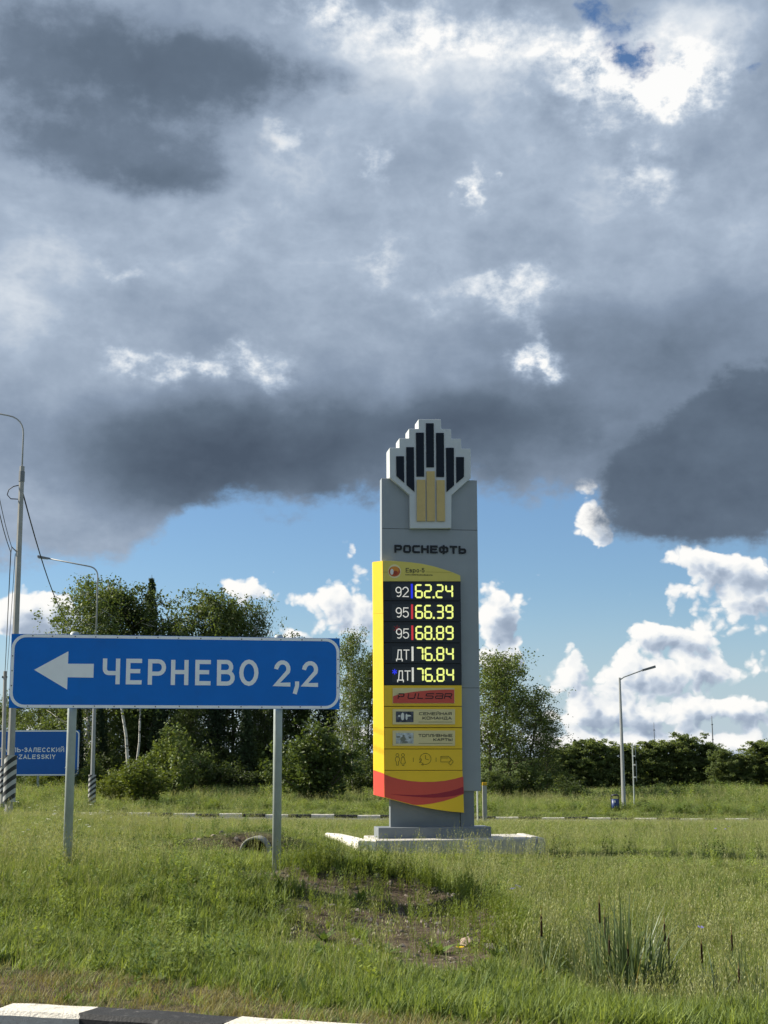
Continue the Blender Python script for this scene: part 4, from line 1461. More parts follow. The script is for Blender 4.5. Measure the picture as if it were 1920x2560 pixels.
#BEGIN_VEG
# ------------------------------------------------------------------ vegetation: meshes
def kites(centers, size, rng, spread=None, aspect=.5, updir=None, droop=0.0, flat=0.0):
    """leaf-shaped quads at the given centres with random orientation"""
    n = len(centers)
    a = rng.normal(size=(n, 3))
    a[:, 2] = a[:, 2] * (1 - flat) - droop
    a /= np.linalg.norm(a, axis=1)[:, None]
    b = rng.normal(size=(n, 3))
    if flat > 0:
        b[:, 2] *= (1 - flat)
    b -= a * (a * b).sum(1)[:, None]
    b /= np.linalg.norm(b, axis=1)[:, None]
    s = size * rng.uniform(.65, 1.35, n)[:, None]
    V = np.stack([centers - a * s * .5, centers + b * s * aspect * .5 - a * s * .05, centers + a * s * .5, centers - b * s * aspect * .5 - a * s * .05], 1).reshape(-1, 3)
    Qd = np.arange(n * 4).reshape(-1, 4)
    return V, Qd


def tubes_np(paths, seg=6):
    V, Qd, o = [], [], 0
    for pts, rad in paths:
        pts = np.asarray(pts, float)
        for i, p in enumerate(pts):
            t = pts[min(i + 1, len(pts) - 1)] - pts[max(i - 1, 0)]
            t /= np.linalg.norm(t) + 1e-9
            r = np.array([1., 0, 0]) if abs(t[0]) < .8 else np.array([0, 1., 0])
            u = np.cross(t, r)
            u /= np.linalg.norm(u)
            w = np.cross(t, u)
            for k in range(seg):
                th = 2 * math.pi * k / seg
                V.append(p + (u * math.cos(th) + w * math.sin(th)) * rad[i])
        for i in range(len(pts) - 1):
            for k in range(seg):
                Qd.append((o + i * seg + k, o + i * seg + (k + 1) % seg, o + (i + 1) * seg + (k + 1) % seg, o + (i + 1) * seg + k))
        o += len(pts) * seg
    return np.array(V), np.array(Qd)


LEAF_HEDGE = mat('leaf_hedge', (.14, .185, .075), .6, .2, .30, .9, trans=.45, color2=(.135, .17, .062), objrand=.12)
LEAF_DARK = mat('leaf_dark', (.060, .088, .031), .55, .25, .30, .9, trans=.42, color2=(.078, .106, .036), objrand=.18)
LEAF_MID = mat('leaf_mid', (.080, .118, .034), .55, .25, .30, .9, trans=.32, color2=(.115, .15, .044), objrand=.18)
LEAF_LIGHT = mat('leaf_light', (.115, .155, .030), .55, .25, .30, 1.2, trans=.35, color2=(.15, .175, .038), objrand=.15)
LEAF_SPRUCE = mat('leaf_spruce', (.028, .050, .022), .6, .2, .3, 1.0, trans=.12, color2=(.040, .062, .026), objrand=.2)
BARK = mat('bark_grey', (.10, .085, .065), .9, .15, .35, 5, .5, 25)


def birch_bark():
    mt = mat('bark_birch', (.55, .53, .48), .8, .2, .12, 8)
    nd, lk = mt.node_tree.nodes, mt.node_tree.links
    b = nd['Principled BSDF']
    tc = nd.new('ShaderNodeTexCoord')
    mp_ = nd.new('ShaderNodeMapping')
    mp_.inputs['Scale'].default_value = (2.0, 2.0, 5.5)
    lk.new(tc.outputs['Object'], mp_.inputs[0])
    n = nd.new('ShaderNodeTexNoise')
    n.inputs['Scale'].default_value = 1.0
    n.inputs['Detail'].default_value = 5
    lk.new(mp_.outputs[0], n.inputs['Vector'])
    r = nd.new('ShaderNodeValToRGB')
    lk.new(n.outputs[0], r.inputs[0])
    e = r.color_ramp.elements
    e[0].position, e[0].color = .55, (.52, .50, .46, 1)
    e[1].position, e[1].color = .62, (.05, .045, .04, 1)
    lk.new(r.outputs[0], b.inputs['Base Color'])
    return mt


BIRCH = birch_bark()


def tree_meshes(kind, seed, H=12.0, Wd=3.2, low=.12, leaves=9000, leaf=.24, lmat=None, bark=None, bare=.0):
    """(trunk mesh, crown mesh): tapered trunk, limbs, twigs and clumps of leaves at the twig ends"""
    rng = np.random.default_rng(seed)
    paths = []
    n = 9
    wobx, woby = rng.normal(0, .10, n).cumsum(), rng.normal(0, .10, n).cumsum()
    tr = np.stack([wobx - wobx[0], woby - woby[0], np.linspace(0, H * .93, n)], 1)
    tr[0, 2] = -.3
    r0 = .011 * H + .03
    paths.append((tr, r0 * np.linspace(1, .15, n)))
    cl = []
    nl = int(20 + H * 1.4)
    for i in range(nl):
        t = low + (1 - low) * ((i + rng.uniform(0, .8)) / nl) ** .9
        t = min(t, .985)
        p0 = np.array([np.interp(t * H, tr[:, 2], tr[:, k]) for k in range(3)])
        azm = i * 2.4 + rng.normal(0, .4)
        prof = math.sin(math.pi * min(1, (t - low * .6) / (1 - low * .6)) ** .75) ** .65 if t < .97 else .28
        L = Wd * (.35 + .75 * prof) * rng.uniform(.65, 1.12)
        rise = rng.uniform(.15, .7) + .7 * (t - .4)
        d = np.array([math.cos(azm), math.sin(azm), rise])
        d /= np.linalg.norm(d)
        m4 = 5
        pts = [p0]
        for k in range(1, m4):
            bend = -.12 * k if kind == 'birch' else .05 * k
            st = d + np.array([0, 0, bend]) + rng.normal(0, .16, 3)
            pts.append(pts[-1] + st / np.linalg.norm(st) * L / (m4 - 1))
        pts = np.array(pts)
        paths.append((pts, np.linspace(r0 * .38 * (1.1 - t), .012, m4)))
        for k in range(1, m4):
            for _ in range(3):
                s = rng.normal(0, .42 if kind != 'bush' else .3, 3) * (1 + .15 * k)
                s[2] *= .7
                e = pts[k] + s
                cl.append((e, k))
                if rng.random() < .5:
                    paths.append((np.array([pts[k], (pts[k] + e) / 2 + rng.normal(0, .05, 3), e]), np.array([.014, .01, .006])))
    cs = np.array([c for c, _ in cl])
    keep = rng.random(len(cs)) > bare
    cs = cs[keep]
    wgt = rng.gamma(1.6, 1.0, len(cs))
    idx = rng.choice(len(cs), leaves, p=wgt / wgt.sum())
    sg = rng.uniform(.16, .42, len(cs))[idx]
    C = cs[idx] + rng.normal(size=(leaves, 3)) * sg[:, None] * np.array([1, 1, .75])
    if kind == 'birch':
        hang = rng.exponential(.55, leaves) * (rng.random(leaves) < .6)
        C[:, 2] -= hang
        C[:, :2] += (cs[idx][:, :2] - C[:, :2]) * np.clip(hang * .45, 0, .6)[:, None]
    C[:, 2] = np.maximum(C[:, 2], .15)
    V, Qd = kites(C, leaf, rng, aspect=.62, droop=.5 if kind == 'birch' else .15, flat=.25)
    tv, tq = tubes_np(paths, 6)
    return fast_mesh(kind + '_trunk', tv, tq, bark or BARK, True), fast_mesh(kind + '_crown', V, Qd, lmat or LEAF_MID)


def spruce_meshes(seed, H=14.0, lmat=None):
    rng = np.random.default_rng(seed)
    paths = [(np.array([[0, 0, -.3], [.05, 0, H * .5], [.0, .03, H]]), np.array([.012 * H, .007 * H, .02]))]
    C, A = [], []
    z = H * .06
    while z < H * .985:
        f = 1 - z / H
        L = .21 * H * f ** .8 + .12
        nb = int(6 + 5 * f)
        a0 = rng.uniform(0, 6)
        for i in range(nb):
            az_ = a0 + 2 * math.pi * i / nb + rng.normal(0, .15)
            l = L * rng.uniform(.7, 1.1)
            e = np.array([math.cos(az_) * l, math.sin(az_) * l, -.28 * l + .06 * l])
            p0 = np.array([0, 0, z])
            mid_ = p0 + e * .5 + np.array([0, 0, -.08 * l])
            end = p0 + e + np.array([0, 0, .10 * l])
            paths.append((np.array([p0, mid_, end]), np.array([.03 * f + .012, .012, .006])))
            k = int(10 + 34 * l / (.21 * H))
            u = rng.random(k) ** .8
            pt = p0 + e * u[:, None] + np.array([0, 0, -.12]) * (np.sin(u * 3.1) * l)[:, None]
            pt = pt + rng.normal(size=(k, 3)) * np.array([.14, .14, .07]) * (1.3 - u)[:, None] * min(1.6, .5 + l * .5)
            pt[:, 2] -= rng.exponential(.10, k)
            C.append(pt)
        z += .16 + .34 * f * rng.uniform(.8, 1.2)
    C = np.concatenate(C)
    V, Qd = kites(C, .34, rng, aspect=.42, droop=.45, flat=.1)
    tv, tq = tubes_np(paths, 5)
    return fast_mesh('spruce_trunk', tv, tq, BARK, True), fast_mesh('spruce_crown', V, Qd, lmat or LEAF_SPRUCE)


def bush_meshes(seed, H=3.0, Wd=3.0, leaves=6500, leaf=.15, lmat=None):
    rng = np.random.default_rng(seed)
    paths, cl = [], []
    for i in range(26):
        azm = rng.uniform(0, 6.28)
        out_ = rng.uniform(.05, 1) ** .7
        top = H * (1 - .42 * out_ ** 2) * rng.uniform(.72, 1.03)
        e = np.array([math.cos(azm) * out_ * Wd / 2, math.sin(azm) * out_ * Wd / 2, top])
        b0 = np.array([e[0] * .15, e[1] * .15, -.2])
        pts = np.array([b0, b0 * .4 + e * .45 * np.array([.8, .8, 1]), e * .8 * np.array([1, 1, 1]) + b0 * .1, e])
        pts += np.concatenate([[[0, 0, 0]], rng.normal(0, .06, (3, 3))])
        paths.append((pts, np.array([.035, .025, .014, .006])))
        for u in np.linspace(.12, 1, 11):
            q_ = np.array([np.interp(u * 3, range(4), pts[:, k]) for k in range(3)])
            for _ in range(2):
                cl.append(q_ + rng.normal(0, .16 * (1.25 - .5 * u), 3) * Wd / 3)
    cs = np.array(cl)
    w = rng.gamma(1.5, 1, len(cs))
    idx = rng.choice(len(cs), leaves, p=w / w.sum())
    C = cs[idx] + rng.normal(size=(leaves, 3)) * rng.uniform(.06, .17, len(cs))[idx][:, None] * (Wd / 3)
    C[:, 2] = np.maximum(C[:, 2], .06)
    V, Qd = kites(C, leaf, rng, aspect=.55, flat=.2)
    tv, tq = tubes_np(paths, 5)
    return fast_mesh('bush_stems', tv, tq, BARK, True), fast_mesh('bush_crown', V, Qd, lmat or LEAF_LIGHT)


DEC = [tree_meshes('broadleaf', 20 + i, 12, 3.0 + .25 * (i % 3), .06, 16000, .20, LEAF_DARK if i % 2 else LEAF_MID) for i in range(5)]
BIR = [tree_meshes('birch', 40 + i, 12, 2.4, .22, 12000, .17, LEAF_MID, BIRCH, .12) for i in range(3)]
ASP = [tree_meshes('aspen', 50 + i, 9, 1.9, .18, 10000, .15, LEAF_MID, BARK, .10) for i in range(2)]
SPR = [spruce_meshes(60 + i, 12) for i in range(3)]
HED = [tree_meshes('hedge', 70 + i, 12, 4.4, .02, 18000, .38, LEAF_HEDGE) for i in range(3)]
BUS = [bush_meshes(80 + i, 3, 3, 7000, .15, (LEAF_LIGHT, LEAF_MID, LEAF_DARK)[i]) for i in range(3)]


def place(name, meshes, px, depth, top_py, label, cat, base_h=12.0, wide=1.0, group=None, lean=0.0, crown='crown', trunk='trunk'):
    b = base_of(px, depth)
    h = at(px, top_py, depth).z - b.z
    s = h / base_h
    t = empty(name, b, label, cat, random.uniform(0, 6.28), group)
    t.scale = (s * wide, s * wide, s)
    if lean:
        t.rotation_euler = (0, lean, 0)
    link(trunk, meshes[0], t)
    link(crown, meshes[1], t)
    return t


WG = 'trees of the wood behind the arrow sign'
wood = [
    ('birch_tree', BIR[0], 212, 94, 1462, 'tall drooping birch crossed by the second lamp, leftmost above the sign', 1.0),
    ('broadleaf_tree', DEC[0], 268, 98, 1484, 'dark leafy tree just right of the second lamp above the sign', .85),
    ('broadleaf_tree', DEC[1], 325, 97, 1502, 'broad dark tree below the spruce tip above the sign', .95),
    ('spruce_tree', SPR[0], 366, 100, 1437, 'tall spruce whose bare spike tops the wood', .55),
    ('birch_tree', BIR[1], 424, 96, 1532, 'birch at the right shoulder of the left tree group', .95),
    ('broadleaf_tree', DEC[2], 455, 101, 1605, 'low dark tree in the dip between the two tree groups', .9),
    ('broadleaf_tree', DEC[3], 522, 96, 1503, 'pointed leafy tree starting the right group above the sign', .8),
    ('broadleaf_tree', DEC[4], 580, 98, 1528, 'round dark tree in the middle of the right group', .9),
    ('birch_tree', BIR[2], 640, 97, 1514, 'slender tree ending the right group above the sign', .62),
    ('broadleaf_tree', DEC[0], 700, 100, 1612, 'shaded tree behind the right post of the arrow sign', .95),
    ('broadleaf_tree', DEC[2], 765, 101, 1630, 'shaded tree behind the right end of the arrow sign', 1.0),
    ('spruce_tree', SPR[1], 820, 98, 1640, 'dark spruce behind the rounded bush', .8),
    ('birch_tree', BIR[0], 884, 86, 1582, 'drooping birch between the arrow sign and the price pylon', .62),
    ('broadleaf_tree', DEC[1], 925, 95, 1660, 'dark tree partly hidden by the yellow edge of the pylon', .9),
    ('broadleaf_tree', DEC[3], 150, 99, 1640, 'dark tree behind the gap between the lamp posts', 1.0),
    ('broadleaf_tree', DEC[4], 92, 104, 1690, 'leafy tree directly above the town name sign', 1.0),
    ('broadleaf_tree', DEC[0], 40, 112, 1740, 'lower leafy tree behind the near lamp pole', 1.0),
    ('broadleaf_tree', DEC[2], -12, 118, 1770, 'low tree at the very left edge behind the utility pole', 1.0),
    ('spruce_tree', SPR[2], 245, 92, 1742, 'dark spruce under the sign right of the second lamp', .8),
    ('spruce_tree', SPR[0], 395, 93, 1716, 'dark spruce under the middle of the arrow sign', .85),
    ('spruce_tree', SPR[1], 540, 93, 1700, 'dark spruce under the sign left of its right post', .9),
    ('spruce_tree', SPR[2], 612, 90, 1740, 'dark spruce just left of the right sign post', .9),
    ('broadleaf_tree', DEC[1], 470, 90, 1765, 'shaded leafy tree right of the bright bush', .9),
    ('broadleaf_tree', DEC[3], 655, 92, 1735, 'shaded leafy tree filling the gap beside the right post', .9),
    ('spruce_tree', SPR[0], 190, 90, 1765, 'dark spruce left of the second lamp under the sign', .85),
    ('broadleaf_tree', DEC[4], 310, 95, 1720, 'shaded leafy tree behind the leaning white birch trunk', 1.0),
]
for nm, ms, px, dp, tp_, lab, wd in wood:
    place(nm, ms, px, dp, tp_, lab, 'tree', 12.0, wd, WG)
for nm, ms, px, dp, tp_, lab, wd in (
        ('aspen_tree', ASP[0], 1222, 83, 1652, 'leafy aspen touching the right edge of the pylon', 1.05),
        ('aspen_tree', ASP[1], 1275, 85, 1662, 'tall aspen a little right of the pylon', 1.1),
        ('aspen_tree', ASP[0], 1322, 86, 1738, 'medium aspen on the right slope of the group by the pylon', 1.15),
        ('aspen_tree', ASP[1], 1368, 88, 1800, 'lowest aspen at the right end of the group by the pylon', 1.1),
        ('aspen_tree', ASP[0], 1165, 88, 1700, 'aspen mostly hidden behind the grey pylon', 1.1)):
    place(nm, ms, px, dp, tp_, lab, 'tree', 9.0, wd, 'aspens right of the pylon')
hx = [(1392, 1880), (1440, 1868), (1482, 1862), (1530, 1876), (1578, 1872), (1632, 1866), (1684, 1862), (1724, 1852), (1775, 1872), (1815, 1884), (1862, 1896), (1905, 1866), (1945, 1862)]
ords = ['first', 'second', 'third', 'fourth', 'fifth', 'sixth', 'seventh', 'eighth', 'ninth', 'tenth', 'eleventh', 'twelfth', 'thirteenth']
for i, (px, tp_) in enumerate(hx):
    place('hedgerow_tree', HED[i % 3], px, 168 + (i * 37 % 9), tp_ - 2, 'rounded dark tree, %s from the left in the distant row' % ords[i], 'tree', 12.0, random.uniform(1.35, 1.7), 'distant tree row')
place('spruce_tree', SPR[1], 1441, 172, 1846, 'small spruce tip standing out of the distant tree row', 'tree', 12.0, .9)

# leaning white birch trunks at the edge of the wood
for px0, py0, px1, py1, r_, lab in ((326, 1985, 291, 1690, .105, 'leaning white birch with a bare trunk below the sign'), (336, 1985, 352, 1720, .075, 'thin birch trunk right of the leaning birch')):
    b = base_of(px0, 84)
    t = empty('birch_tree', b, lab, 'tree', 0, WG)
    e = at(px1, py1, 84) - b
    mid_ = Vector((e.x * .45 + .1, 0, e.z * .5))
    MB().tube([(0, 0, -.3), (e.x * .2, 0, e.z * .25), mid_, (e.x, 0, e.z)], [r_, r_ * .9, r_ * .8, r_ * .6], 10).build('trunk', BIRCH, t, True)
    rng = np.random.default_rng(px0)
    cen = np.array([[e.x, 0, e.z]]) + rng.normal(size=(14, 3)) * np.array([1.0, .9, .8])
    C = cen[rng.integers(0, 14, 1600)] + rng.normal(size=(1600, 3)) * .42
    V, Qd = kites(C, .17, rng, aspect=.6, droop=.4)
    link('crown', fast_mesh('birch_crown', V, Qd, LEAF_MID), t)

# bushes
bushes = [
    (BUS[1], 792, 76, 1812, 1.22, 'rounded green bush standing alone between arrow sign and pylon'),
    (BUS[0], 352, 72, 1892, 1.5, 'bright yellow-green bush below the arrow sign'),
    (BUS[0], 285, 74, 1925, 1.4, 'low light green bush right of the second striped lamp foot'),
    (BUS[1], 440, 79, 1822, 1.0, 'tall grey-green bush behind the bright bush'),
    (BUS[2], 505, 84, 1868, 1.3, 'dark bush right of the tall grey-green one'),
    (BUS[2], 585, 86, 1905, 1.5, 'low dark bush left of the right sign post'),
    (BUS[0], 108, 91, 1925, 1.4, 'light green bush under the town name sign'),
    (BUS[0], 172, 90, 1930, 1.4, 'light green bush at the right foot of the town name sign'),
    (BUS[1], 232, 86, 1905, 1.2, 'green bush behind the second striped lamp foot'),
    (BUS[2], 905, 84, 1900, 1.2, 'dark bush left of the pylon stem'),
    (BUS[1], 720, 88, 1880, 1.3, 'shaded bush left of the rounded bush'),
    (BUS[2], 1250, 80, 1920, 1.4, 'dark undergrowth bush at the feet of the aspens'),
    (BUS[1], 1330, 82, 1915, 1.5, 'undergrowth bush right of the aspen stems'),
    (BUS[2], 1420, 95, 1945, 1.8, 'low bush where the distant tree row begins'),
    (BUS[1], 1606, 71, 2001, 2.2, 'small leafy bush at the foot of the edge-on road sign'),
    (BUS[2], 150, 93, 1862, 1.0, 'tall shaded bush left of the second lamp in the wood edge'),
    (BUS[2], 262, 92, 1850, 1.0, 'tall shaded bush behind the leaning birch'),
    (BUS[1], 390, 90, 1862, 1.0, 'tall shaded bush between birch trunks and grey-green bush'),
    (BUS[2], 545, 92, 1850, 1.0, 'tall shaded bush in the darkest part of the wood'),
    (BUS[1], 630, 91, 1860, 1.0, 'tall shaded bush hard left of the right post'),
    (BUS[2], 690, 93, 1840, 1.0, 'tall shaded bush behind the right post'),
    (BUS[2], 870, 92, 1850, 1.0, 'tall shaded bush under the drooping birch'),
    (BUS[1], 935, 90, 1880, 1.0, 'bush peeping out at the left edge of the pylon'),
    (BUS[0], 50, 95, 1960, 1.4, 'low bush beside the near striped lamp foot'),
    (BUS[0], 1445, 84, 1968, 2.4, 'low weedy bush in the field left of the litter bin'),
]
for ms, px, dp, tp_, wd, lab in bushes:
    place('bush', ms, px, dp, tp_, lab, 'bush', 3.0, wd, 'bushes along the wood edge', trunk='stems')

# ------------------------------------------------------------------ grass and weeds (uncountable)
GRASS_A = mat('grass_green', (.140, .200, .062), .6, .18, .28, .7, trans=.38, color2=(.205, .255, .09), objrand=.22)
GRASS_B = mat('grass_fresh', (.152, .215, .062), .6, .18, .25, .9, trans=.40, color2=(.225, .275, .070), objrand=.2)
GRASS_DRY = mat('grass_dry', (.30, .25, .13), .7, .2, .25, 2, trans=.3, color2=(.20, .20, .085), objrand=.25)
STRAW = mat('grass_seed_straw', (.34, .345, .18), .7, .2, .2, 2, trans=.3, color2=(.25, .275, .12), objrand=.2)
WEED = mat('weed_leaf', (.085, .145, .03), .6, .18, .25, 2, trans=.3, color2=(.13, .18, .05), objrand=.2)
HORSE = mat('horsetail_green', (.17, .21, .04), .6, .2, .25, 2, trans=.35, color2=(.12, .165, .03), objrand=.2)
PETAL = mat('petal_white', (.72, .72, .66), .6, .2, trans=.2)
PURPLE = mat('petal_purple', (.22, .20, .50), .6, .2, trans=.2)


class Clump:
    def __init__(self, seed):
        self.rng = random.Random(seed)
        self.v, self.f, self.mi = [], [], []
        self.mats = []

    def slot(self, mt):
        if mt not in self.mats:
            self.mats.append(mt)
        return self.mats.index(mt)

    def blade(self, x, y, h, w, az_, lean, mt, segs=3, z=0.0, curl=1.6, mid_w=1.0):
        o = len(self.v)
        cx, cy = math.cos(az_), math.sin(az_)
        sx, sy = -cy, cx
        for i in range(segs + 1):
            u = i / segs
            l = lean * h * u ** curl
            zz = z + h * u * (1 - .25 * lean * u)
            ww = w * .5 * (1 - u ** 1.8) * (1 + (mid_w - 1) * math.sin(math.pi * min(1, u * 1.3)))
            if i == segs:
                self.v.append((x + cx * l, y + cy * l, zz))
            else:
                self.v += [(x + cx * l + sx * ww, y + cy * l + sy * ww, zz), (x + cx * l - sx * ww, y + cy * l - sy * ww, zz)]
        s = self.slot(mt)
        for i in range(segs - 1):
            self.f.append((o + 2 * i, o + 2 * i + 1, o + 2 * i + 3, o + 2 * i + 2))
            self.mi.append(s)
        k = o + 2 * (segs - 1)
        self.f.append((k, k + 1, k + 2))
        self.mi.append(s)

    def leafquad(self, c, a, b, mt):
        o = len(self.v)
        c, a, b = Vector(c), Vector(a), Vector(b)
        self.v += [tuple(c), tuple(c + a * .45 + b), tuple(c + a), tuple(c + a * .45 - b)]
        self.f.append((o, o + 1, o + 2, o + 3))
        self.mi.append(self.slot(mt))

    def mesh(self, name):
        me = bpy.data.meshes.new(name)
        me.from_pydata(self.v, [], self.f)
        for mt in self.mats:
            me.materials.append(mt)
        me.polygons.foreach_set('material_index', self.mi)
        me.update()
        return me


def grass_clump(seed, n=24, rad=.10, h=(.14, .34), w=.006, lean=.55, mt=None, seeds=0, sh=(.35, .6), broad=0):
    c = Clump(seed)
    r = c.rng
    for _ in range(n):
        a = r.uniform(0, 6.28)
        q_ = rad * r.random() ** .5
        c.blade(math.cos(a) * q_, math.sin(a) * q_, r.uniform(*h), w * r.uniform(.7, 1.4), r.uniform(0, 6.28), r.uniform(.1, lean) * 1.3, mt)
    for _ in range(seeds):
        a = r.uniform(0, 6.28)
        q_ = rad * r.random()
        hh = r.uniform(*sh)
        ln_ = r.uniform(.05, .3)
        az_ = r.uniform(0, 6.28)
        x, y = math.cos(a) * q_, math.sin(a) * q_
        c.blade(x, y, hh, .0035, az_, ln_, STRAW, 3)
        for k in range(5):
            u = .72 + .06 * k
            l = ln_ * hh * u ** 1.6
            c.leafquad((x + math.cos(az_) * l, y + math.sin(az_) * l, hh * u), (r.uniform(-.02, .02), r.uniform(-.02, .02), .035), (r.uniform(-.006, .006), r.uniform(-.006, .006), 0), STRAW)
    for _ in range(broad):
        a = r.uniform(0, 6.28)
        c.blade(math.cos(a) * .02, math.sin(a) * .02, r.uniform(.08, .2), r.uniform(.02, .04), a, r.uniform(.6, 1.3), WEED, 4, curl=1.2, mid_w=1.6)
    return c.mesh('grass_clump')


def horsetail(seed):
    c = Clump(seed)
    r = c.rng
    for _ in range(4):
        x, y = r.uniform(-.08, .08), r.uniform(-.08, .08)
        h = r.uniform(.16, .34)
        c.blade(x, y, h, .006, r.uniform(0, 6), r.uniform(0, .2), HORSE, 2)
        for k in range(16):
            z = h * (.12 + .85 * k / 16)
            a = k * 2.4
            L = .055 * (1.1 - k / 16)
            c.leafquad((x, y, z), (math.cos(a) * L, math.sin(a) * L, L * .75), (-math.sin(a) * .004, math.cos(a) * .004, 0), HORSE)
    return c.mesh('horsetail_clump')


def weed_clump(seed, h=(.3, .7), mt=None):
    c = Clump(seed)
    r = c.rng
    for _ in range(5):
        x, y = r.uniform(-.12, .12), r.uniform(-.12, .12)
        hh = r.uniform(*h)
        az_, ln_ = r.uniform(0, 6.28), r.uniform(0, .3)
        c.blade(x, y, hh, .008, az_, ln_, mt, 2)
        for k in range(14):
            u = .15 + .85 * k / 14
            a = k * 2.4 + r.uniform(-.3, .3)
            L = r.uniform(.05, .1) * (1.2 - .5 * u)
            l = ln_ * hh * u ** 1.6
            c.leafquad((x + math.cos(az_) * l, y + math.sin(az_) * l, hh * u), (math.cos(a) * L, math.sin(a) * L, L * r.uniform(.1, .7)), (-math.sin(a) * L * .24, math.cos(a) * L * .24, 0), mt)
    return c.mesh('weed_clump')


def rosette(seed):
    c = Clump(seed)
    r = c.rng
    for k in range(8):
        a = k * .8 + r.uniform(-.2, .2)
        c.blade(0, 0, r.uniform(.08, .16), r.uniform(.035, .06), a, r.uniform(.6, 1.4), WEED, 4, curl=1.1, mid_w=1.7)
    return c.mesh('rosette')


def umbel(seed, mt):
    c = Clump(seed)
    r = c.rng
    h = r.uniform(.4, .6)
    c.blade(0, 0, h, .006, r.uniform(0, 6), .1, GRASS_A, 2)
    for k in range(16):
        a, q_ = r.uniform(0, 6.28), .045 * r.random() ** .5
        x, y = math.cos(a) * q_, math.sin(a) * q_
        c.leafquad((x, y, h + r.uniform(-.004, .008)), (.016, 0, .002), (0, .008, .003), mt)
    return c.mesh('umbel')


def rock(seed, mt, s=1.0):
    rng = random.Random(seed)
    import bmesh
    bm = bmesh.new()
    bmesh.ops.create_icosphere(bm, subdivisions=1, radius=1)
    for v in bm.verts:
        k = rng.uniform(.7, 1.15)
        v.co = Vector((v.co.x * k * 1.2, v.co.y * k, v.co.z * k * .6)) * s
    me = bpy.data.meshes.new('rock')
    bm.to_mesh(me)
    bm.free()
    me.materials.append(mt)
    return me


def variants(name, meshes):
    c = bpy.data.collections.new(name)
    for me in meshes:
        o = bpy.data.objects.new(name, me)
        c.objects.link(o)
    return c


def scatter(name, label, coll, nvar, pts, scale, tilt=.12, zscale=None):
    """one uncountable object: points carrying scale and turn, each given a clump by geometry nodes"""
    n = len(pts)
    me = bpy.data.meshes.new(name)
    me.vertices.add(n)
    me.vertices.foreach_set('co', np.asarray(pts, np.float32).ravel())
    a = me.attributes.new('inst_scale', 'FLOAT_VECTOR', 'POINT')
    sc = np.repeat(np.asarray(scale, np.float32)[:, None], 3, 1)
    if zscale is not None:
        sc[:, 2] *= zscale
    a.data.foreach_set('vector', sc.ravel())
    a = me.attributes.new('inst_rot', 'FLOAT_VECTOR', 'POINT')
    rot = np.stack([RNG.normal(0, tilt, n), RNG.normal(0, tilt, n), RNG.uniform(0, 6.28, n)], 1).astype(np.float32)
    a.data.foreach_set('vector', rot.ravel())
    a = me.attributes.new('inst_idx', 'INT', 'POINT')
    a.data.foreach_set('value', RNG.integers(0, nvar, n).astype(np.int32))
    o = link(name, me)
    ng = bpy.data.node_groups.new(name, 'GeometryNodeTree')
    ng.interface.new_socket('Geometry', in_out='INPUT', socket_type='NodeSocketGeometry')
    ng.interface.new_socket('Geometry', in_out='OUTPUT', socket_type='NodeSocketGeometry')
    nd, lk = ng.nodes, ng.links
    gi, go = nd.new('NodeGroupInput'), nd.new('NodeGroupOutput')
    mp_ = nd.new('GeometryNodeMeshToPoints')
    ip = nd.new('GeometryNodeInstanceOnPoints')
    ci = nd.new('GeometryNodeCollectionInfo')
    ci.inputs[0].default_value = coll
    ci.inputs['Separate Children'].default_value = True
    ci.inputs['Reset Children'].default_value = True

    def attr(nm, ty):
        q_ = nd.new('GeometryNodeInputNamedAttribute')
        q_.data_type = ty
        q_.inputs['Name'].default_value = nm
        return q_.outputs['Attribute']
    lk.new(gi.outputs[0], mp_.inputs[0])
    lk.new(mp_.outputs[0], ip.inputs['Points'])
    lk.new(ci.outputs[0], ip.inputs['Instance'])
    ip.inputs['Pick Instance'].default_value = True
    lk.new(attr('inst_idx', 'INT'), ip.inputs['Instance Index'])
    e2r = nd.new('FunctionNodeEulerToRotation')
    lk.new(attr('inst_rot', 'FLOAT_VECTOR'), e2r.inputs[0])
    lk.new(e2r.outputs[0], ip.inputs['Rotation'])
    lk.new(attr('inst_scale', 'FLOAT_VECTOR'), ip.inputs['Scale'])
    lk.new(ip.outputs[0], go.inputs[0])
    md = o.modifiers.new('scatter', 'NODES')
    md.node_group = ng
    return tag(o, label, None, None, 'stuff')


def field(y0, y1, per_m2, dens, margin=1.2):
    """points over the visible wedge of ground between two depths, thinned by dens(x, y)"""
    wmax = y1 * .275 + margin
    n = int((y1 - y0) * 2 * wmax * per_m2)
    x = RNG.uniform(-wmax, wmax, n)
    y = RNG.uniform(y0, y1, n)
    ok = np.abs(x) < y * .275 + margin
    yk = np.interp(x, KX, KY)
    ok &= y > yk + .04
    ok &= RNG.random(n) < dens(x, y)
    # keep clear of the foundation slab and the driveway
    lx = (x - PF.o.x) * math.cos(PA) + (y - PF.o.y) * math.sin(PA)
    ly = -(x - PF.o.x) * math.sin(PA) + (y - PF.o.y) * math.cos(PA)
    ok &= ~((lx > s0[0] - .05 - .2 * (ly + .95)) & (lx < s1[0] + .06) & (ly > -.97) & (ly < 1.05))
    ok &= ~((y > 58.5) & (y < 64.15))
    ok &= ~((np.abs(x + 2.2) < .42) & (y > 23.0) & (y < 25.0) & (RNG.random(n) < .9)) & ~((np.abs(x + 2.2) < .28) & (y > 24.5) & (y < 26))
    x, y = x[ok], y[ok]
    return np.stack([x, y, ground_h(x, y) - .012], 1)


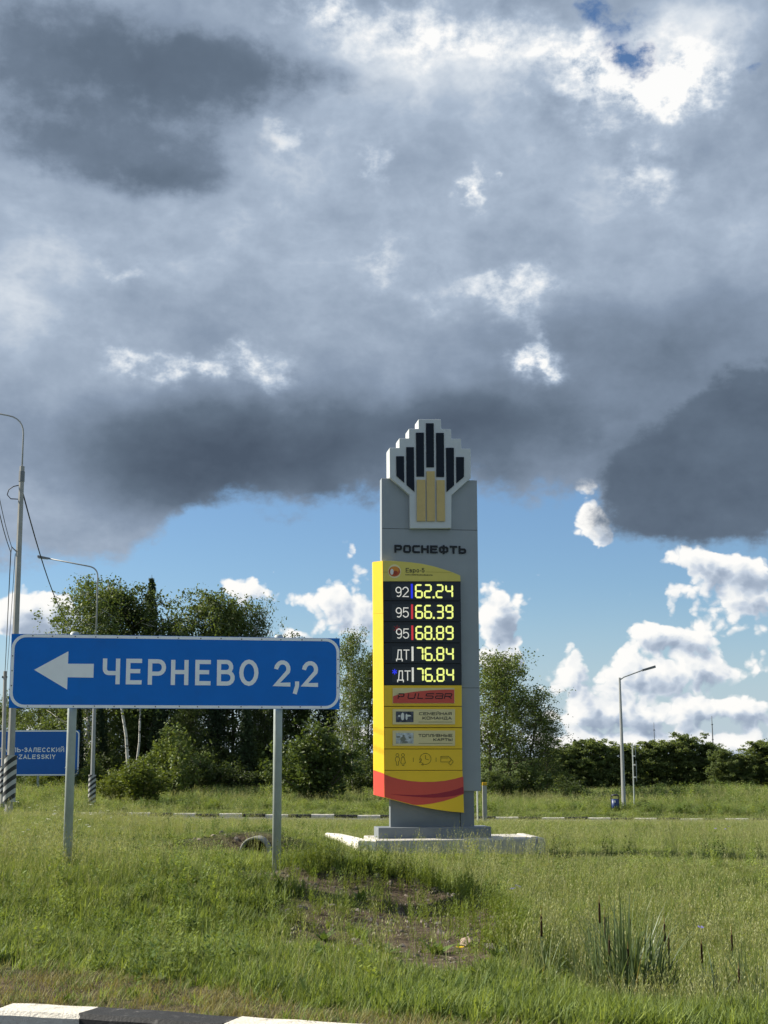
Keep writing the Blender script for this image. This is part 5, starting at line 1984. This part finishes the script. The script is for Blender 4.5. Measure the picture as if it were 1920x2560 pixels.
V_SHORT = variants('short_grass_variants', [grass_clump(100 + i, 22, .10, (.07, .21), .0085, .8, GRASS_B if i % 2 else GRASS_A, 0, broad=i % 2) for i in range(6)])
V_MEAD = variants('meadow_variants', [grass_clump(120 + i, 26, .11, (.16, .38), .0065, .5, GRASS_B if i % 2 else GRASS_A, 3 if i % 2 else 1) for i in range(7)])
V_DRY = variants('dry_grass_variants', [grass_clump(140 + i, 18, .10, (.05, .14), .006, .9, GRASS_DRY if i else GRASS_A, 0) for i in range(4)])
V_HORSE = variants('horsetail_variants', [horsetail(150 + i) for i in range(4)])
V_WEED = variants('weed_variants', [weed_clump(160 + i, (.3, .65), WEED if i % 2 else GRASS_B) for i in range(4)])
V_ROS = variants('rosette_variants', [rosette(170 + i) for i in range(3)])
V_UMB = variants('umbel_variants', [umbel(180 + i, PETAL) for i in range(3)])
V_PUR = variants('purple_variants', [umbel(190 + i, PURPLE) for i in range(2)])
M_ROCK = mat('gravel_grey', (.17, .16, .15), .9, .2, .3, 20, .4, 60, color2=(.27, .22, .18))
V_ROCK = variants('gravel_variants', [rock(200 + i, M_ROCK) for i in range(4)])


def clampf(v): return np.clip(v, 0, 1)


patchy = lambda x, y: clampf(.72 + .5 * wob(x, y, .9) + .25 * wob(x, y, 2.7))

pts = field(9.4, 19, 250, lambda x, y: clampf(1.03 - 1.0 * soil_mask(x, y)) ** 2 * clampf(1 - 1.02 * dry_mask(x, y)) ** 2 * patchy(x, y), .8)
scatter('short_grass', 'short green grass on the near verge and mound', V_SHORT, 6, pts, RNG.uniform(.7, 1.25, len(pts)) * (1 - .35 * dry_mask(pts[:, 0], pts[:, 1])) * (1 - .45 * np.exp(-((pts[:, 0] - .3) / 1.2) ** 2 - ((pts[:, 1] - 13.4) / 1.2) ** 2)))
tall_near = lambda x, y: clampf((1 - 1.3 * soil_mask(x, y)) * (1 - 1.1 * dry_mask(x, y)) * (1 - .9 * np.exp(-((x - .3) / 1.0) ** 2 - ((y - 13.2) / 1.0) ** 2)) * (.30 + .7 * S(1.0, 2.2, x) + .7 * S(14.0, 16.0, y) * S(-1.2, -3.0, x) + .2 * S(12, 13.5, y)))
pts = field(10.4, 19, 120, tall_near, .8)
scatter('meadow_grass', 'taller seeding grass near the road', V_MEAD, 7, pts, RNG.uniform(.7, 1.2, len(pts)) * (.42 + .35 * S(1, 2.5, pts[:, 0]) + .3 * S(-1.5, -4, pts[:, 0]) * S(14, 17, pts[:, 1])))
pts = field(19, 34, 85, lambda x, y: clampf(1.05 - 1.1 * soil_mask(x, y)) * clampf(patchy(x, y) + .25), 1.5)
scatter('meadow_grass', 'meadow grass around the pylon foundation', V_MEAD, 7, pts, RNG.uniform(.7, 1.25, len(pts)) * .8, zscale=.62 - .34 * S(20, 24.5, pts[:, 1]) + .15 * S(28, 30, pts[:, 1]))
pts = field(34, 58.5, 26, lambda x, y: clampf(patchy(x, y) + .3), 2.5)
scatter('meadow_grass', 'meadow grass up to the driveway', V_MEAD, 7, pts, RNG.uniform(.9, 1.5, len(pts)), zscale=.34)
pts = field(64.2, 100, 13, lambda x, y: np.ones_like(x), 4)
scatter('meadow_grass', 'tall grass beyond the driveway', V_MEAD, 7, pts, RNG.uniform(1.3, 2.2, len(pts)), zscale=.22 + .45 * S(66, 76, pts[:, 1]))
pts = field(100, 168, 3.2, lambda x, y: (x > 5).astype(float), 6)
scatter('meadow_grass', 'rough field in front of the distant tree row', V_MEAD, 7, pts, RNG.uniform(2.0, 3.4, len(pts)), zscale=.3)
pts = field(66, 96, 3.0, lambda x, y: clampf(.35 + .6 * wob(x, y, .35) + .6 * S(12, 17, x)), 4)
scatter('weeds', 'tall leafy weeds along the wood edge', V_WEED, 4, pts, RNG.uniform(1.2, 2.2, len(pts)), zscale=.45 + .35 * S(70, 80, pts[:, 1]))
pts = field(9.4, 14, 190, lambda x, y: clampf(dry_mask(x, y)) * .5, .8)
scatter('dry_grass', 'dry trampled grass behind the near kerb', V_DRY, 4, pts, RNG.uniform(.6, 1.15, len(pts)))
pts = field(12.5, 18.4, 40, lambda x, y: clampf(np.exp(-((x + .3) / 1.5) ** 2 - ((y - 15.6) / 1.9) ** 2) * (.75 + .5 * wob(x, y, 2.2))), .8)
scatter('horsetail', 'light green horsetail shoots on the earth mound', V_HORSE, 4, pts, RNG.uniform(.7, 1.2, len(pts)))
pts = field(12.6, 17.6, 120, lambda x, y: clampf(np.exp(-(crest_d(x, y) / .26) ** 2) * (.7 + .6 * wob(x, y, 2.0))), .8)
scatter('horsetail', 'thick fringe of horsetail along the crest of the mound', V_HORSE, 4, pts, RNG.uniform(.8, 1.35, len(pts)))
pts = field(10.4, 20, 10, lambda x, y: clampf(.15 + .6 * S(.5, -1.5, x) * (1 - S(13, 16, y))) * clampf(1 - 1.2 * dry_mask(x, y)) * (1 - .7 * dry_mask(x, y - .5)), .8)
scatter('broadleaf_weeds', 'broad-leaved weeds in the near verge', V_ROS, 3, pts, RNG.uniform(.6, 1.3, len(pts)))
pts = field(11.3, 30, 14, lambda x, y: clampf(.10 + .55 * S(-.2, -2.0, x) * (1 - S(20, 24, y)) + .35 * wob(x, y, .8)) * (1 - soil_mask(x, y)) * (1 - dry_mask(x, y)), 1.0)
scatter('weeds', 'leafy weeds among the verge grass', V_WEED, 4, pts, RNG.uniform(.35, .75, len(pts)))
pts = field(17, 34, 5, lambda x, y: clampf(S(-4.2, -6.0, x) * S(20, 23, y) * .45 + .006), 1.0)
scatter('white_flowers', 'white umbel flowers in the grass at the left edge', V_UMB, 3, pts, RNG.uniform(.5, .85, len(pts)))
pts = np.array([(x, y, gz(x, y)) for x, y in ((1.35, 16.6), (1.5, 16.9), (3.2, 15.5), (5.1, 15.3), (5.25, 15.4), (7.0, 30.2), (7.1, 30.4), (6.9, 30.6))])
scatter('purple_flowers', 'scattered purple flowers in the right meadow', V_PUR, 2, pts, RNG.uniform(.7, 1.0, len(pts)))
pts = field(11.8, 18, 520, lambda x, y: clampf(soil_mask(x, y) * 1.1 - .12), .8)
scatter('gravel', 'small stones and earth clods on the bare mound', V_ROCK, 4, pts, RNG.gamma(2.0, .0065, len(pts)), .6)
pts = field(24.2, 25.7, 60, lambda x, y: clampf(np.exp(-((x + 2.7) / .9) ** 2)), .8)
scatter('gravel', 'rubble stones around the culvert mouth', V_ROCK, 4, pts, RNG.gamma(2.2, .011, len(pts)), .6)
pts = field(16.6, 17.8, 500, lambda x, y: clampf(np.exp(-((x + 1.7) / 1.1) ** 2 - ((y - 17.3) / .35) ** 2)), .8)
scatter('gravel', 'grey gravel at the foot of the right sign post', V_ROCK, 4, pts, RNG.gamma(2.2, .009, len(pts)), .6)

V_STALK = variants('stalk_variants', [grass_clump(210 + i, 3, .10, (.2, .4), .006, .4, GRASS_B, 9, (.45, .75)) for i in range(4)])
pts = field(11.5, 34, 11, lambda x, y: clampf(.25 + .9 * wob(x, y, .55) + .3 * S(0, 2, x)) * (1 - soil_mask(x, y)), 1.0)
scatter('seeding_stalks', 'pale seeding grass stalks scattered through the meadow', V_STALK, 4, pts, RNG.uniform(.5, 1.0, len(pts)), .18)

# a pinkish stone at the edge of the mound
M_PINK = mat('stone_pink', (.36, .27, .22), .9, .2, .25, 14, .5, 40)
for (x, y, s_, lab) in ((.78, 13.9, .085, 'pinkish stone on the right edge of the earth mound'), (.98, 13.7, .045, 'small pale stone next to the pinkish one')):
    o = link('stone', rock(int(x * 100), M_PINK, s_))
    o.location = (x, y, gz(x, y) + s_ * .35)
    tag(o, lab, 'stone', 'stones on the mound')

# yellow flower by the mound
fx, fy = .62, 12.6
fl = empty('yellow_flower', (fx, fy, gz(fx, fy)), 'single yellow flower at the foot of the mound', 'flower')
MB().tube([(0, 0, -.02), (.01, 0, .16)], .003, 5).build('stem', GRASS_A, fl)
pm = MB()
for k in range(10):
    a = k * .628
    pm.add([(.01, 0, .16), (.01 + .03 * math.cos(a - .25), .03 * math.sin(a - .25), .17), (.01 + .042 * math.cos(a), .042 * math.sin(a), .172), (.01 + .03 * math.cos(a + .25), .03 * math.sin(a + .25), .17)], [(0, 1, 2, 3)])
pm.build('petals', mat('petal_yellow', (.75, .50, .02), .6, .2), fl)

# cattails in the wet ditch
CAT_LEAF = mat('cattail_leaf', (.13, .18, .085), .45, .35, .2, 3, trans=.3, color2=(.17, .21, .11), objrand=.1)
CAT_HEAD = mat('cattail_head', (.035, .020, .010), .85, .15, .3, 40, .4, 120)
CAT_TIP = mat('cattail_tip', (.22, .14, .05), .8, .2)


def cattail(x, y, leaves, heads, hmax, spread, label, seed):
    z = gz(x, y)
    t = empty('cattail_clump', (x, y, z), label, 'cattails', 0, 'cattails in the ditch')
    c = Clump(seed)
    r = c.rng
    for _ in range(leaves):
        a = r.uniform(0, 6.28)
        q_ = spread * r.random() ** .6
        h = hmax * r.uniform(.55, 1.12) * (1 - .35 * q_ / spread)
        c.blade(math.cos(a) * q_, math.sin(a) * q_ * .8, h, r.uniform(.016, .030), a + r.uniform(-1, 1), r.uniform(.02, .28) if r.random() < .75 else r.uniform(.3, .75), CAT_LEAF, 6, z=-.03, curl=2.2)
    for _ in range(leaves // 8):
        a = r.uniform(0, 6.28)
        q_ = spread * r.random()
        c.blade(math.cos(a) * q_, math.sin(a) * q_, hmax * r.uniform(.3, .7), .014, a, r.uniform(.5, .9), GRASS_DRY if r.random() < .5 else CAT_LEAF, 6, curl=2)
    link('leaves', c.mesh('cattail_leaves'), t)
    for k in range(heads):
        a = r.uniform(0, 6.28)
        q_ = spread * 1.05 * r.random() ** .5
        hx_, hy_ = math.cos(a) * q_, math.sin(a) * q_ * .8
        h = hmax * r.uniform(.38, .72)
        ln_ = r.uniform(-.05, .05)
        st_ = MB().tube([(hx_, hy_, -.03), (hx_ + ln_ * h, hy_, h)], [.006, .004], 5).build('stem', CAT_LEAF, t)
        x2 = hx_ + ln_ * h
        L = r.uniform(.10, .15)
        MB().tube([(x2, hy_, h - .02), (x2, hy_, h - .01), (x2, hy_, h + L), (x2, hy_, h + L + .012)], [.003, .0095, .0085, .003], 8).build('seed_head', CAT_HEAD, st_, True)
        MB().tube([(x2, hy_, h + L + .01), (x2 + ln_ * .05, hy_, h + L + r.uniform(.05, .1))], [.004, .001], 5).build('tip', CAT_TIP, st_)
    return t


cattail(2.0, 12.5, 330, 7, 1.10, .40, 'largest clump of cattails standing in the ditch', 301)
cattail(2.75, 12.5, 40, 1, .66, .2, 'small cattail clump right of the largest one', 302)
cattail(3.15, 12.9, 46, 1, .80, .22, 'cattail clump near the right edge', 303)
cattail(1.25, 12.2, 44, 1, .60, .22, 'small cattail clump left of the largest one', 304)
cattail(3.0, 12.0, 40, 1, .58, .2, 'low cattails in the bottom right corner', 305)
#END_VEG
